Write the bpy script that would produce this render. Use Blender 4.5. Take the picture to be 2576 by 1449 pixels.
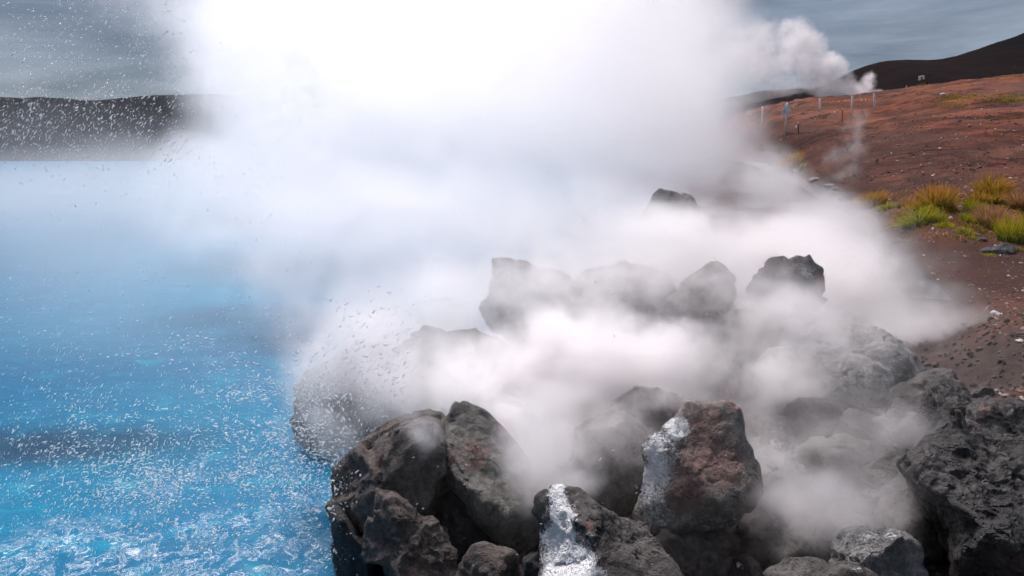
import bpy, bmesh, math, random
import numpy as np
from mathutils import Vector
from math import radians

scene = bpy.context.scene
for o in list(bpy.data.objects):
    bpy.data.objects.remove(o)
col = scene.collection

# ------------------------------------------------------------------ camera
CAM_Z = 2.2
FPX = 1678.0                     # focal length in pixels of a 2576 px wide frame
PITCH = math.atan((724.5 - 395.0) / FPX)
cam_d = bpy.data.cameras.new('camera')
cam_d.sensor_width = 36.0
cam_d.lens = 36.0 * FPX / 2576.0
cam_d.clip_start = 0.05
cam_d.clip_end = 6000.0
cam = bpy.data.objects.new('camera', cam_d)
cam.location = (0, 0, CAM_Z)
cam.rotation_euler = (radians(90) - PITCH, 0, 0)
col.objects.link(cam)
scene.camera = cam

# ------------------------------------------------------------------ sky and sun
SUN_AZ = radians(-24)            # from +Y, negative = to the left
SUN_EL = radians(57)
world = bpy.data.worlds.new('World')
scene.world = world
world.use_nodes = True
wn, wl = world.node_tree.nodes, world.node_tree.links
wn.clear()
w_out = wn.new('ShaderNodeOutputWorld')
w_bg = wn.new('ShaderNodeBackground')
w_sky = wn.new('ShaderNodeTexSky')
w_sky.sky_type = 'NISHITA'
w_sky.sun_disc = False
w_sky.sun_elevation = SUN_EL
w_sky.sun_rotation = SUN_AZ
w_tc = wn.new('ShaderNodeTexCoord')
w_map = wn.new('ShaderNodeMapping')
w_map.inputs['Scale'].default_value = (1.2, 1.2, 6.0)
w_map.inputs['Rotation'].default_value = (radians(5), radians(-9), 0)
w_n = wn.new('ShaderNodeTexNoise')
w_n.inputs['Scale'].default_value = 1.7
w_n.inputs['Detail'].default_value = 6
w_n.inputs['Roughness'].default_value = 0.6
w_n.inputs['Distortion'].default_value = 0.35
w_r = wn.new('ShaderNodeValToRGB')
cr = w_r.color_ramp
cr.elements[0].position = 0.36
cr.elements[0].color = (0.28, 0.39, 0.58, 1)
cr.elements[1].position = 0.64
cr.elements[1].color = (1.32, 1.50, 1.86, 1)
w_mix = wn.new('ShaderNodeMix')
w_mix.data_type = 'RGBA'
w_mix.inputs[0].default_value = 0.93     # a closed cloud deck, the clear sky barely showing through
wl.new(w_tc.outputs['Generated'], w_map.inputs['Vector'])
wl.new(w_map.outputs[0], w_n.inputs['Vector'])
wl.new(w_n.outputs['Fac'], w_r.inputs['Fac'])
wl.new(w_sky.outputs[0], w_mix.inputs[6])
wl.new(w_r.outputs[0], w_mix.inputs[7])
wl.new(w_mix.outputs[2], w_bg.inputs['Color'])
w_bg.inputs['Strength'].default_value = 0.06
wl.new(w_bg.outputs[0], w_out.inputs[0])
world.cycles.sampling_method = 'MANUAL'
world.cycles.sample_map_resolution = 256

sun_d = bpy.data.lights.new('sun', 'SUN')
sun_d.energy = 1.5
sun_d.angle = radians(24)
sun_d.color = (1.0, 0.915, 0.92)
sun = bpy.data.objects.new('sun', sun_d)
sdir = Vector((math.sin(SUN_AZ) * math.cos(SUN_EL), math.cos(SUN_AZ) * math.cos(SUN_EL), math.sin(SUN_EL)))
sun.rotation_euler = (-sdir).to_track_quat('-Z', 'Y').to_euler()
sun.location = sdir * 60
col.objects.link(sun)

scene.view_settings.view_transform = 'Standard'
scene.view_settings.look = 'None'
scene.view_settings.exposure = 2.06
scene.view_settings.gamma = 1.0
scene.view_settings.use_curve_mapping = False
scene.render.engine = 'CYCLES'
cy = scene.cycles
cy.max_bounces = 38
cy.diffuse_bounces = 3
cy.glossy_bounces = 2
cy.transmission_bounces = 2
cy.volume_bounces = 36
cy.transparent_max_bounces = 12
cy.volume_step_rate = 2.5
cy.volume_max_steps = 512
cy.use_adaptive_sampling = True
cy.adaptive_threshold = 0.05
cy.adaptive_min_samples = 12
cy.use_denoising = True
cy.sample_clamp_indirect = 4.0

# ------------------------------------------------------------------ helpers
SINP, COSP = math.sin(PITCH), math.cos(PITCH)

def at(px, py, Y):
    """world point at depth Y (metres in front of the camera) seen at a pixel of the 2576 x 1449 frame"""
    u = (px - 1288.0) / FPX
    v = (724.5 - py) / FPX
    dy = COSP + SINP * v
    dz = -SINP + COSP * v
    t = Y / dy
    return Vector((u * t, Y, CAM_Z + dz * t))

def tag(o, label=None, cat=None, group=None, kind=None):
    if label: o['label'] = label
    if cat: o['category'] = cat
    if group: o['group'] = group
    if kind: o['kind'] = kind
    return o

def mesh_obj(name, verts, faces, mat=None, parent=None, smooth=True, attrs=None):
    me = bpy.data.meshes.new(name)
    if isinstance(verts, np.ndarray):
        verts = verts.astype(float)
        n = len(verts)
        faces = np.asarray(faces, dtype=np.int32)
        k = faces.shape[1]
        me.vertices.add(n)
        me.vertices.foreach_set('co', verts.ravel())
        me.loops.add(faces.size)
        me.loops.foreach_set('vertex_index', faces.ravel())
        me.polygons.add(len(faces))
        me.polygons.foreach_set('loop_start', np.arange(0, faces.size, k, dtype=np.int32))
        me.polygons.foreach_set('loop_total', np.full(len(faces), k, dtype=np.int32))
        me.update(calc_edges=True)
    else:
        me.from_pydata(verts, [], faces)
        me.update()
    if attrs:
        for an, av in attrs.items():
            a = me.attributes.new(an, 'FLOAT', 'POINT')
            a.data.foreach_set('value', np.asarray(av, dtype=np.float32))
    me.polygons.foreach_set('use_smooth', np.full(len(me.polygons), smooth, dtype=bool))
    if mat: me.materials.append(mat)
    o = bpy.data.objects.new(name, me)
    col.objects.link(o)
    if parent: o.parent = parent
    return o

# vectorised gradient noise
_rng = np.random.default_rng(7)
_perm = _rng.permutation(512).astype(np.int64)
_grad = _rng.normal(size=(512, 3)); _grad /= np.linalg.norm(_grad, axis=1)[:, None]

def _hash(i, j, k):
    return _perm[(_perm[(_perm[i & 511] + j) & 511] + k) & 511]

def pnoise(p):
    p = np.asarray(p, dtype=float)
    i0 = np.floor(p).astype(np.int64)
    f = p - i0
    w = f * f * f * (f * (f * 6 - 15) + 10)
    out = np.zeros(len(p))
    for a in (0, 1):
        for b in (0, 1):
            for c in (0, 1):
                g = _grad[_hash(i0[:, 0] + a, i0[:, 1] + b, i0[:, 2] + c)]
                d = f - np.array([a, b, c])
                ww = (w[:, 0] if a else 1 - w[:, 0]) * (w[:, 1] if b else 1 - w[:, 1]) * (w[:, 2] if c else 1 - w[:, 2])
                out += ww * (g * d).sum(1)
    return out * 1.5

def fbm(p, octaves=4, gain=0.5, lac=2.07, ridged=False):
    amp, tot, s = 1.0, np.zeros(len(p)), 0.0
    q = np.array(p, dtype=float)
    for _ in range(octaves):
        n = pnoise(q)
        if ridged: n = 1 - 2 * np.abs(n)
        tot += amp * n; s += amp
        amp *= gain
        q = q * lac + 17.3
    return tot / s

def worley(p):
    p = np.asarray(p, dtype=float)
    i0 = np.floor(p).astype(np.int64)
    best = np.full(len(p), 9.0)
    for a in (-1, 0, 1):
        for b in (-1, 0, 1):
            for c in (-1, 0, 1):
                h = _hash(i0[:, 0] + a, i0[:, 1] + b, i0[:, 2] + c)
                off = _grad[h] * 0.45 + 0.5
                d = (i0 + np.array([a, b, c]) + off - p)
                best = np.minimum(best, (d * d).sum(1))
    return np.sqrt(best)

def chips(p, seed):
    """broken faces: every cell of a cellular pattern tilts its patch of surface its own way"""
    i0 = np.floor(p).astype(np.int64)
    best = np.full(len(p), 9.0); val = np.zeros(len(p))
    for a in (-1, 0, 1):
        for b in (-1, 0, 1):
            for c in (-1, 0, 1):
                h = _hash(i0[:, 0] + a, i0[:, 1] + b, i0[:, 2] + c)
                d = p - (i0 + np.array([a, b, c]) + _grad[h] * 0.45 + 0.5)
                r2 = (d * d).sum(1)
                n_ = _grad[(h * 7 + seed * 13 + 5) & 511]
                v = (d * n_).sum(1) + 0.25 * _grad[(h * 3 + 11) & 511, 0]
                m = r2 < best
                best = np.where(m, r2, best); val = np.where(m, v, val)
    return val

def sstep(a, b, x):
    t = np.clip((x - a) / (b - a), 0, 1)
    return t * t * (3 - 2 * t)

# ------------------------------------------------------------------ node helper
class NT:
    def __init__(self, name):
        self.m = bpy.data.materials.new(name)
        self.m.use_nodes = True
        self.n, self.l = self.m.node_tree.nodes, self.m.node_tree.links
        self.n.clear()
        self.out = self.n.new('ShaderNodeOutputMaterial')
    def new(self, t, ins=None, **kw):
        nd = self.n.new(t)
        for k, v in kw.items(): setattr(nd, k, v)
        for k, v in (ins or {}).items(): self.put(nd.inputs[k], v)
        return nd
    def put(self, sock, v):
        if isinstance(v, bpy.types.NodeSocket): self.l.new(v, sock)
        else: sock.default_value = v
    def coord(self, kind='Object'):
        return self.new('ShaderNodeTexCoord').outputs[kind]
    def noise(self, vec, scale, detail=5, rough=0.55, dist=0.0, out='Fac'):
        return self.new('ShaderNodeTexNoise', {'Vector': vec, 'Scale': scale, 'Detail': detail, 'Roughness': rough, 'Distortion': dist}).outputs[out]
    def voro(self, vec, scale, feature='F1', rnd=1.0):
        return self.new('ShaderNodeTexVoronoi', {'Vector': vec, 'Scale': scale, 'Randomness': rnd}, feature=feature).outputs['Distance']
    def ramp(self, fac, stops):
        r = self.new('ShaderNodeValToRGB', {'Fac': fac})
        e = r.color_ramp.elements
        while len(e) > 1: e.remove(e[-1])
        e[0].position, e[0].color = stops[0][0], tuple(stops[0][1]) + (1,)
        for p, c in stops[1:]:
            x = e.new(p); x.color = tuple(c) + (1,)
        return r.outputs[0]
    def map(self, v, a, b, c=0.0, d=1.0, smooth=True):
        return self.new('ShaderNodeMapRange', {'Value': v, 'From Min': a, 'From Max': b, 'To Min': c, 'To Max': d},
                        interpolation_type='SMOOTHSTEP' if smooth else 'LINEAR').outputs[0]
    def math(self, op, a, b=0.0, c=0.0):
        nd = self.new('ShaderNodeMath', operation=op)
        self.put(nd.inputs[0], a); self.put(nd.inputs[1], b); self.put(nd.inputs[2], c)
        return nd.outputs[0]
    def mix(self, fac, a, b, blend='MIX'):
        nd = self.new('ShaderNodeMix', data_type='RGBA', blend_type=blend)
        self.put(nd.inputs[0], fac)
        self.put(nd.inputs[6], a if isinstance(a, bpy.types.NodeSocket) else tuple(a) + (1,))
        self.put(nd.inputs[7], b if isinstance(b, bpy.types.NodeSocket) else tuple(b) + (1,))
        return nd.outputs[2]
    def attr(self, name):
        return self.new('ShaderNodeAttribute', attribute_name=name).outputs['Fac']
    def mapping(self, vec, scale=(1, 1, 1), rot=(0, 0, 0)):
        return self.new('ShaderNodeMapping', {'Vector': vec, 'Scale': scale, 'Rotation': rot}).outputs[0]
    def bump(self, h, strength, dist, normal=None):
        nd = self.new('ShaderNodeBump', {'Height': h, 'Strength': strength, 'Distance': dist})
        if normal: self.l.new(normal, nd.inputs['Normal'])
        return nd.outputs[0]
    def bsdf(self, color, rough=0.8, normal=None, spec=0.4, **kw):
        b = self.new('ShaderNodeBsdfPrincipled')
        self.put(b.inputs['Base Color'], color if isinstance(color, bpy.types.NodeSocket) else tuple(color) + (1,))
        self.put(b.inputs['Roughness'], rough)
        self.put(b.inputs['Specular IOR Level'], spec)
        for k, v in kw.items(): self.put(b.inputs[k], v)
        if normal: self.l.new(normal, b.inputs['Normal'])
        self.l.new(b.outputs[0], self.out.inputs['Surface'])
        return self.m

M = {}

def rock_material(name, lo, hi, pit_scale=42.0, pit=0.5, rough=0.85, grain=0.6):
    t = NT(name)
    P = t.coord('Object')
    n1 = t.noise(P, 5.0, 5, 0.62)
    n2 = t.noise(P, 34.0, 5, 0.72)
    c = t.ramp(n1, [(0.3, lo), (0.52, [(a + b) / 2 for a, b in zip(lo, hi)]), (0.72, hi)])
    c = t.mix(t.map(n2, 0.35, 0.7), c, [x * 1.35 for x in hi], 'MIX') if False else t.mix(0.75, c, t.ramp(n2, [(0.32, (0.12,) * 3), (0.5, (0.5,) * 3), (0.70, (0.95,) * 3)]), 'OVERLAY')
    # iron stain and pale mineral crust grow where the attributes say, broken up by noise
    ru = t.math('ADD', t.attr('rust'), t.math('MULTIPLY', t.math('SUBTRACT', t.noise(P, 14, 4, 0.65), 0.5), 1.1))
    ru = t.map(ru, 0.12, 0.98)
    red = t.ramp(t.noise(P, 60, 4, 0.6), [(0.3, (0.070, 0.033, 0.027)), (0.7, (0.21, 0.112, 0.094))])
    c = t.mix(t.math('MULTIPLY', ru, 0.78), c, red)
    crn = t.noise(P, 75, 3, 0.75)
    cr_ = t.math('ADD', t.attr('crust'), t.math('MULTIPLY', t.math('SUBTRACT', crn, 0.5), 1.7))
    cr_ = t.math('ADD', cr_, t.math('MULTIPLY', t.math('SUBTRACT', t.noise(P, 16, 4, 0.6), 0.5), 0.8))
    crust = t.map(cr_, 0.40, 0.80)
    white = t.ramp(t.noise(P, 120, 3, 0.6), [(0.3, (0.60, 0.61, 0.63)), (0.6, (0.93, 0.93, 0.93))])
    c = t.mix(crust, c, white)
    # vesicles
    v = t.voro(t.mix(0.12, P, t.noise(P, 20, 1, 0.6, out='Color')), pit_scale)
    pits = t.map(v, 0.12, 0.42)
    pit_sel = t.map(t.noise(P, 6, 2), 0.42, 0.62)
    h = t.math('ADD', t.math('MULTIPLY', t.math('MULTIPLY', pits, pit_sel), pit), t.math('MULTIPLY', n2, grain))
    h = t.math('ADD', h, t.math('MULTIPLY', t.math('MULTIPLY', crust, crn), 0.9))
    nrm = t.bump(h, 1.0, 0.03)
    M[name] = t.bsdf(c, rough, nrm, 0.35)

rock_material('basalt', (0.036, 0.033, 0.032), (0.1, 0.091, 0.085))
rock_material('basalt_brown', (0.044, 0.036, 0.032), (0.11, 0.093, 0.083), pit=0.25)
rock_material('basalt_green', (0.056, 0.054, 0.048), (0.15, 0.144, 0.128), pit=0.2)
rock_material('basalt_dark', (0.014, 0.013, 0.013), (0.066, 0.062, 0.06), pit_scale=34, pit=1.3, rough=0.62, grain=0.9)
rock_material('basalt_light', (0.105, 0.096, 0.086), (0.26, 0.24, 0.215), pit=0.35)
rock_material('basalt_pale', (0.09, 0.088, 0.085), (0.26, 0.255, 0.245), pit=0.4)
rock_material('basalt_wet_shade', (0.010, 0.010, 0.011), (0.028, 0.026, 0.027), pit=0.3, rough=0.6)  # wet rock, and the painted shade colour of the gap filler

# red scoria ground
t = NT('red_earth')
P = t.coord('Object')
n_big = t.noise(P, 0.09, 5, 0.6)
n_mid = t.noise(t.mapping(t.mapping(P, (1, 1, 1), (0, 0, radians(-27))), (0.06, 0.26, 0.8)), 1.0, 7, 0.68, 0.6)
n_fine = t.noise(P, 7.0, 6, 0.75)
c = t.ramp(n_mid, [(0.30, (0.012, 0.005, 0.0035)), (0.43, (0.064, 0.0180, 0.0085)), (0.56, (0.155, 0.046, 0.0200)), (0.72, (0.225, 0.088, 0.050))])
c = t.mix(t.map(n_big, 0.42, 0.66), c, t.mix(0.5, c, (0.10, 0.055, 0.045)))
n_ln = t.noise(t.mapping(t.mapping(P, (1, 1, 1), (0, 0, radians(-27))), (0.035, 0.30, 0.6)), 1.0, 5, 0.62, 0.9)
lines = t.math('SUBTRACT', 1.0, t.map(t.math('ABSOLUTE', t.math('SUBTRACT', n_ln, 0.5)), 0.0, 0.03))
lines = t.math('MULTIPLY', lines, t.map(t.noise(P, 0.10, 3), 0.38, 0.55))
lines = t.math('MULTIPLY', lines, t.map(t.new('ShaderNodeSeparateXYZ', {0: P}).outputs[1], 14.0, 30.0))
c = t.mix(t.math('MULTIPLY', lines, 0.85), c, (0.010, 0.0055, 0.0048))
c = t.mix(0.6, c, t.ramp(n_fine, [(0.3, (0.2,) * 3), (0.72, (0.86,) * 3)]), 'OVERLAY')
# darker red soil colour along the foot of the slope, clods and grit
n_grit = t.noise(P, 26.0, 5, 0.75)
foot_dark = t.math('MULTIPLY', t.attr('foot_dark'), t.map(t.noise(P, 0.5, 4, 0.6), 0.3, 0.62, 0.45, 1.0))
c = t.mix(foot_dark, c, t.ramp(n_grit, [(0.34, (0.008, 0.0035, 0.0028)), (0.5, (0.036, 0.0125, 0.008)), (0.66, (0.085, 0.034, 0.023))]))
# wet greyish earth by creek and rock pile, also painted shade in the gaps
c = t.mix(t.math('MINIMUM', 1.0, t.math('MULTIPLY', t.attr('wet'), t.map(t.noise(P, 1.3, 4), 0.2, 0.5, 0.5, 1.0))), c, t.ramp(n_fine, [(0.3, (0.018, 0.014, 0.013)), (0.7, (0.075, 0.06, 0.054))]))
# pale mineral specks
sp = t.math('LESS_THAN', t.voro(P, 5.5), 0.11)
sp = t.math('MULTIPLY', sp, t.map(t.noise(P, 0.6, 3), 0.5, 0.62))
c = t.mix(sp, c, (0.42, 0.36, 0.32))
h = t.math('ADD', t.math('MULTIPLY', n_mid, 1.6), t.math('SUBTRACT', t.math('MULTIPLY', n_fine, 0.55), t.math('MULTIPLY', lines, 0.8)))
h = t.math('ADD', h, t.math('MULTIPLY', n_grit, 0.22))
M['red_earth'] = t.bsdf(c, 0.95, t.bump(h, 0.9, 0.09), 0.15)

def hill_material(name, lo, hi, red, amt):
    t = NT(name)
    P = t.coord('Object')
    n = t.noise(t.mapping(P, (0.012, 0.03, 0.05)), 1.0, 7, 0.6, 0.3)
    c = t.ramp(n, [(0.3, lo), (0.7, hi)])
    c = t.mix(t.math('MULTIPLY', t.map(t.noise(P, 0.009, 4), 0.5, 0.62), amt), c, red)
    M[name] = t.bsdf(c, 1.0, t.bump(n, 0.8, 3.0), 0.05)
hill_material('dark_hill', (0.002, 0.0021, 0.0024), (0.0058, 0.0056, 0.0060), (0.009, 0.0035, 0.0035), 0.6)
hill_material('lake_hill', (0.0035, 0.0048, 0.0075), (0.009, 0.0115, 0.017), (0.014, 0.012, 0.015), 0.4)
hill_material('grey_hill', (0.045, 0.045, 0.046), (0.09, 0.09, 0.09), (0.08, 0.05, 0.045), 0.4)

# milky blue lake water with lacy foam near the splash
t = NT('lake_water')
P = t.coord('Object')
deep = t.ramp(t.noise(P, 0.22, 4, 0.5), [(0.3, (0.0012, 0.090, 0.200)), (0.7, (0.005, 0.165, 0.285))])
wv = t.noise(t.mapping(P, (1.0, 1.6, 1)), 2.6, 6, 0.6, 0.5)
rip = t.noise(t.mapping(P, (1.0, 1.8, 1)), 9.0, 4, 0.6, 0.6)
c = t.mix(t.map(wv, 0.5, 0.75), deep, (0.006, 0.215, 0.33))
c = t.mix(t.map(t.math('ADD', t.attr('dark_patch'), t.math('MULTIPLY', t.math('SUBTRACT', t.noise(P, 2.2, 5, 0.65), 0.5), 0.7)), 0.05, 1.1, 0.0, 0.85), c, (0.006, 0.027, 0.060))
fn = t.noise(P, 5.5, 5, 0.62, 1.2)
lace = t.math('SUBTRACT', 1.0, t.map(t.math('ABSOLUTE', t.math('SUBTRACT', fn, 0.5)), 0.0, 0.035))
fn2 = t.noise(P, 17, 5, 0.7, 1.6)
lace2 = t.math('SUBTRACT', 1.0, t.map(t.math('ABSOLUTE', t.math('SUBTRACT', fn2, 0.5)), 0.0, 0.035))
spots = t.math('SUBTRACT', 1.0, t.map(t.voro(P, 26), 0.06, 0.17))
patch = t.map(t.math('ADD', t.attr('foam'), t.math('MULTIPLY', t.math('SUBTRACT', t.noise(P, 1.9, 5, 0.65), 0.5), 2.2)), 0.5, 1.0)
fm = t.math('MAXIMUM', t.math('MULTIPLY', lace, t.map(fn2, 0.42, 0.62)), t.math('MULTIPLY', lace2, t.map(fn, 0.45, 0.6, 0.0, 0.7)))
fm = t.math('MULTIPLY', fm, patch)
fm = t.math('MULTIPLY', fm, 0.72)
c = t.mix(fm, c, (0.78, 0.83, 0.87))
h = t.math('ADD', wv, t.math('ADD', t.math('MULTIPLY', rip, 0.35), t.math('MULTIPLY', fm, 0.3)))
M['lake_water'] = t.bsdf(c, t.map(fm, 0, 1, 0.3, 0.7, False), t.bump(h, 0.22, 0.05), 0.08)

t = NT('creek_water')
P = t.coord('Object')
M['creek_water'] = t.bsdf(t.ramp(t.noise(P, 1.5, 5), [(0.35, (0.03, 0.032, 0.033)), (0.65, (0.10, 0.102, 0.105))]), 0.25, t.bump(t.noise(P, 9, 5), 0.5, 0.03), 0.5)

t = NT('water_drop')
b_ = t.new('ShaderNodeBsdfDiffuse', {'Color': (0.90, 0.94, 0.97, 1)})
tr_ = t.new('ShaderNodeBsdfTranslucent', {'Color': (0.93, 0.95, 0.97, 1)})
gl_ = t.new('ShaderNodeBsdfGlossy', {'Color': (1, 1, 1, 1), 'Roughness': 0.25})
m1 = t.new('ShaderNodeMixShader', {0: 0.55}); m2 = t.new('ShaderNodeMixShader', {0: 0.12})
t.l.new(b_.outputs[0], m1.inputs[1]); t.l.new(tr_.outputs[0], m1.inputs[2])
t.l.new(m1.outputs[0], m2.inputs[1]); t.l.new(gl_.outputs[0], m2.inputs[2])
t.l.new(m2.outputs[0], t.out.inputs['Surface'])
M['water_drop'] = t.m
t = NT('galvanised_steel')
P = t.coord('Object')
M['steel'] = t.bsdf(t.ramp(t.noise(P, 9, 4), [(0.3, (0.72, 0.74, 0.75)), (0.7, (0.84, 0.86, 0.87))]), 0.6, None, 0.4)
t = NT('weathered_wood')
M['wood'] = t.bsdf(t.ramp(t.noise(t.mapping(t.coord('Object'), (8, 8, 1)), 3, 4), [(0.3, (0.10, 0.085, 0.055)), (0.7, (0.21, 0.18, 0.12))]), 0.85)
t = NT('pale_paint')
M['white'] = t.bsdf(t.ramp(t.noise(t.coord('Object'), 12, 4), [(0.3, (0.74, 0.75, 0.74)), (0.7, (0.86, 0.86, 0.85))]), 0.5)
t = NT('rusty_post')
M['rust_post'] = t.bsdf(t.ramp(t.noise(t.coord('Object'), 12, 4), [(0.3, (0.07, 0.018, 0.012)), (0.7, (0.15, 0.04, 0.025))]), 0.7)
t = NT('orange_plastic')
M['orange'] = t.bsdf(t.ramp(t.noise(t.coord('Object'), 12, 3), [(0.3, (0.55, 0.10, 0.01)), (0.7, (0.75, 0.17, 0.02))]), 0.5)
t = NT('pebble')
g = t.attr('shade')
M['pebble'] = t.bsdf(t.ramp(g, [(0.0, (0.03, 0.02, 0.018)), (0.5, (0.13, 0.07, 0.055)), (0.75, (0.2, 0.17, 0.155)), (1.0, (0.5, 0.45, 0.41))]), 0.9)

def grass_material(name, base, mid, tip):
    t = NT(name)
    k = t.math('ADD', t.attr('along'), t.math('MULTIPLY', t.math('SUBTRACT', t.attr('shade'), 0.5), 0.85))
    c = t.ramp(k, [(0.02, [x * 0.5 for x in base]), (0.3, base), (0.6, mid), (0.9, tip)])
    b = t.new('ShaderNodeBsdfDiffuse', {'Color': c})
    tr = t.new('ShaderNodeBsdfTranslucent', {'Color': c})
    mx = t.new('ShaderNodeMixShader', {0: 0.35})
    t.l.new(b.outputs[0], mx.inputs[1]); t.l.new(tr.outputs[0], mx.inputs[2])
    t.l.new(mx.outputs[0], t.out.inputs['Surface'])
    M[name] = t.m
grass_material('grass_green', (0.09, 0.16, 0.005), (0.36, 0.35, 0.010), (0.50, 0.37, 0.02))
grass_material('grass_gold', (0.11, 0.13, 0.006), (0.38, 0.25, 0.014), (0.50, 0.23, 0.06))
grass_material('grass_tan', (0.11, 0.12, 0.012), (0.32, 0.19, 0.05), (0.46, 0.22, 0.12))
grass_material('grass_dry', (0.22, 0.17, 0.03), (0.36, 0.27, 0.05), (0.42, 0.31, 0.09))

# ------------------------------------------------------------------ terrain
CREEK = [(3.7, 5.2), (4.2, 6.5), (5.6, 9.0), (8.2, 15.5), (12.0, 24.0), (15.0, 33.0), (16.8, 42.0), (17.0, 55.0)]
ctrl = []
for p in [(-3, 3, -.8), (-2, 5, -.8), (-3, 9, -1), (-1.6, 8, -.7), (-.4, 12, -.7), (.6, 17, -.6), (2.6, 25, -.6), (4, 40, -.8), (4, 60, -1),
          (-10, 20, -1.5), (-10, 60, -2), (-10, 0, -1.5), (-3, -3, -.8), (-30, 100, -3), (5, 100, -1.5), (-40, 20, -3),
          (-.75, 2.4, 0), (-.8, 3.3, -.02), (-.5, 5, 0), (.0, 7.5, 0), (.8, 10, 0), (2.2, 14, 0), (4.2, 20, 0), (6.5, 28, 0), (8.0, 38, 0), (3.6, 12, .25), (5, 15, .25), (7.5, 22, .3), (10.5, 31, .5), (12, 42, .9),
          (0, 2.6, .2), (.5, 3.2, .25), (1.2, 3, .32), (2, 3, .42), (1, 5, .25), (2, 5, .35), (1, 7, .25), (2, 7, .35), (2.5, 9, .25), (3, 11, .2),
          (0, 1.5, .4), (1.5, 1.5, .5), (3, 2, .75), (0, 0, .55), (2, 0, .6), (0, -4, .6), (6, -4, 1.4), (12, 0, 2.0), (18, 6, 2.4), (3.0, 4.2, .5), (30, 10, 4), (3.4, 5.6, .42), (3.7, 4.8, .55), (2.7, 6.3, .42), (3.1, 7.4, .38)]:
    ctrl.append(p)
for (x, y), z in zip(CREEK, (.42, .36, .36, .38, .55, .85, 1.4, 2.2)):
    ctrl.append((x, y, z))
for q in [(2560, 850, 5.5), (2510, 640, 11.5), (2570, 505, 19.5), (2570, 430, 25.6), (2400, 450, 25), (2300, 400, 30), (2200, 350, 40), (2400, 300, 45), (2570, 280, 50),
          (2570, 350, 35), (2150, 400, 34), (2330, 520, 15), (2480, 560, 14.2),
          (1975, 338, 52), (2063, 283, 60), (2199, 280, 60), (1918, 311, 60), (2119, 308, 55), (2008, 337, 50),
          (2063, 247, 80), (1880, 283, 80), (2210, 233, 80), (2320, 216, 80), (2420, 206, 80), (2570, 190, 80)]:
    v = at(*q); ctrl.append((v.x, v.y, v.z))
for p in [(60, 110, 9.5), (35, 110, 6), (18, 100, 3.5), (80, 110, 13), (95, 80, 17), (60, 45, 9.5), (80, 30, 12), (60, 10, 8), (20, 140, 2), (60, 160, 5), (110, 150, 12)]:
    ctrl.append(p)
ctrl = np.array(ctrl, dtype=float)

def _warp(xy):
    """compress far distances so that one set of radial functions serves near and far"""
    r = np.hypot(xy[:, 0], xy[:, 1] + 2.0) + 1e-6
    k = np.log1p(r / 3.0) * 3.0 / r
    return np.stack([xy[:, 0] * k, (xy[:, 1] + 2.0) * k], 1)

def _tps(a, b):
    d2 = ((a[:, None, :] - b[None, :, :]) ** 2).sum(2) + 1e-9
    return 0.5 * d2 * np.log(d2)
_cw = _warp(ctrl[:, :2])
_n = len(ctrl)
_A = np.zeros((_n + 3, _n + 3))
_A[:_n, :_n] = _tps(_cw, _cw) + np.eye(_n) * 0.004
_A[:_n, _n] = 1; _A[:_n, _n + 1:] = _cw
_A[_n, :_n] = 1; _A[_n + 1:, :_n] = _cw.T
_sol = np.linalg.solve(_A, np.concatenate([ctrl[:, 2], np.zeros(3)]))

def creek_dist(xy):
    best = np.full(len(xy), 1e9)
    C = np.array(CREEK)
    for a, b in zip(C[:-1], C[1:]):
        d = b - a
        tt = np.clip(((xy - a) @ d) / (d @ d), 0, 1)
        q = a + tt[:, None] * d
        best = np.minimum(best, np.hypot(*(xy - q).T))
    return best

def ground_z(xy, detail=True):
    xy = np.asarray(xy, dtype=float).reshape(-1, 2)
    z = np.empty(len(xy))
    for s in range(0, len(xy), 20000):
        q = _warp(xy[s:s + 20000])
        z[s:s + 20000] = _tps(q, _cw) @ _sol[:_n] + _sol[_n] + q @ _sol[_n + 1:]
    if detail:
        cd = creek_dist(xy)
        land = sstep(0.0, 0.5, z) * sstep(0.2, 3.0, cd)
        far = sstep(10, 40, xy[:, 1])
        c, s_ = math.cos(radians(27)), math.sin(radians(27))
        xr, yr = xy[:, 0] * c + xy[:, 1] * s_, -xy[:, 0] * s_ + xy[:, 1] * c
        p = np.stack([xr * 0.05, yr * 0.24, np.zeros(len(xy))], 1)
        z = z + land * (0.06 + 0.62 * far) * (fbm(p, 6, 0.6, ridged=True) - 0.45)
        z = z - 0.16 * np.exp(-(cd / (0.45 + 0.012 * xy[:, 1])) ** 4)
        p2 = np.stack([xy[:, 0] * 1.7, xy[:, 1] * 1.7, np.zeros(len(xy))], 1)
        z = z + (0.015 + 0.05 * land) * fbm(p2, 5, 0.55)
    return z

def polar(r0, r1, nr, a0, a1, na):
    r = r0 * (r1 / r0) ** np.linspace(0, 1, nr)
    a = np.radians(np.linspace(a0, a1, na))
    R, A = np.meshgrid(r, a, indexing='ij')
    xy = np.stack([(R * np.sin(A)).ravel(), (R * np.cos(A)).ravel()], 1)
    i = np.arange(nr - 1)[:, None] * na + np.arange(na - 1)[None, :]
    f = np.stack([i, i + 1, i + na + 1, i + na], -1).reshape(-1, 4)
    return xy, f[:, ::-1]

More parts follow.
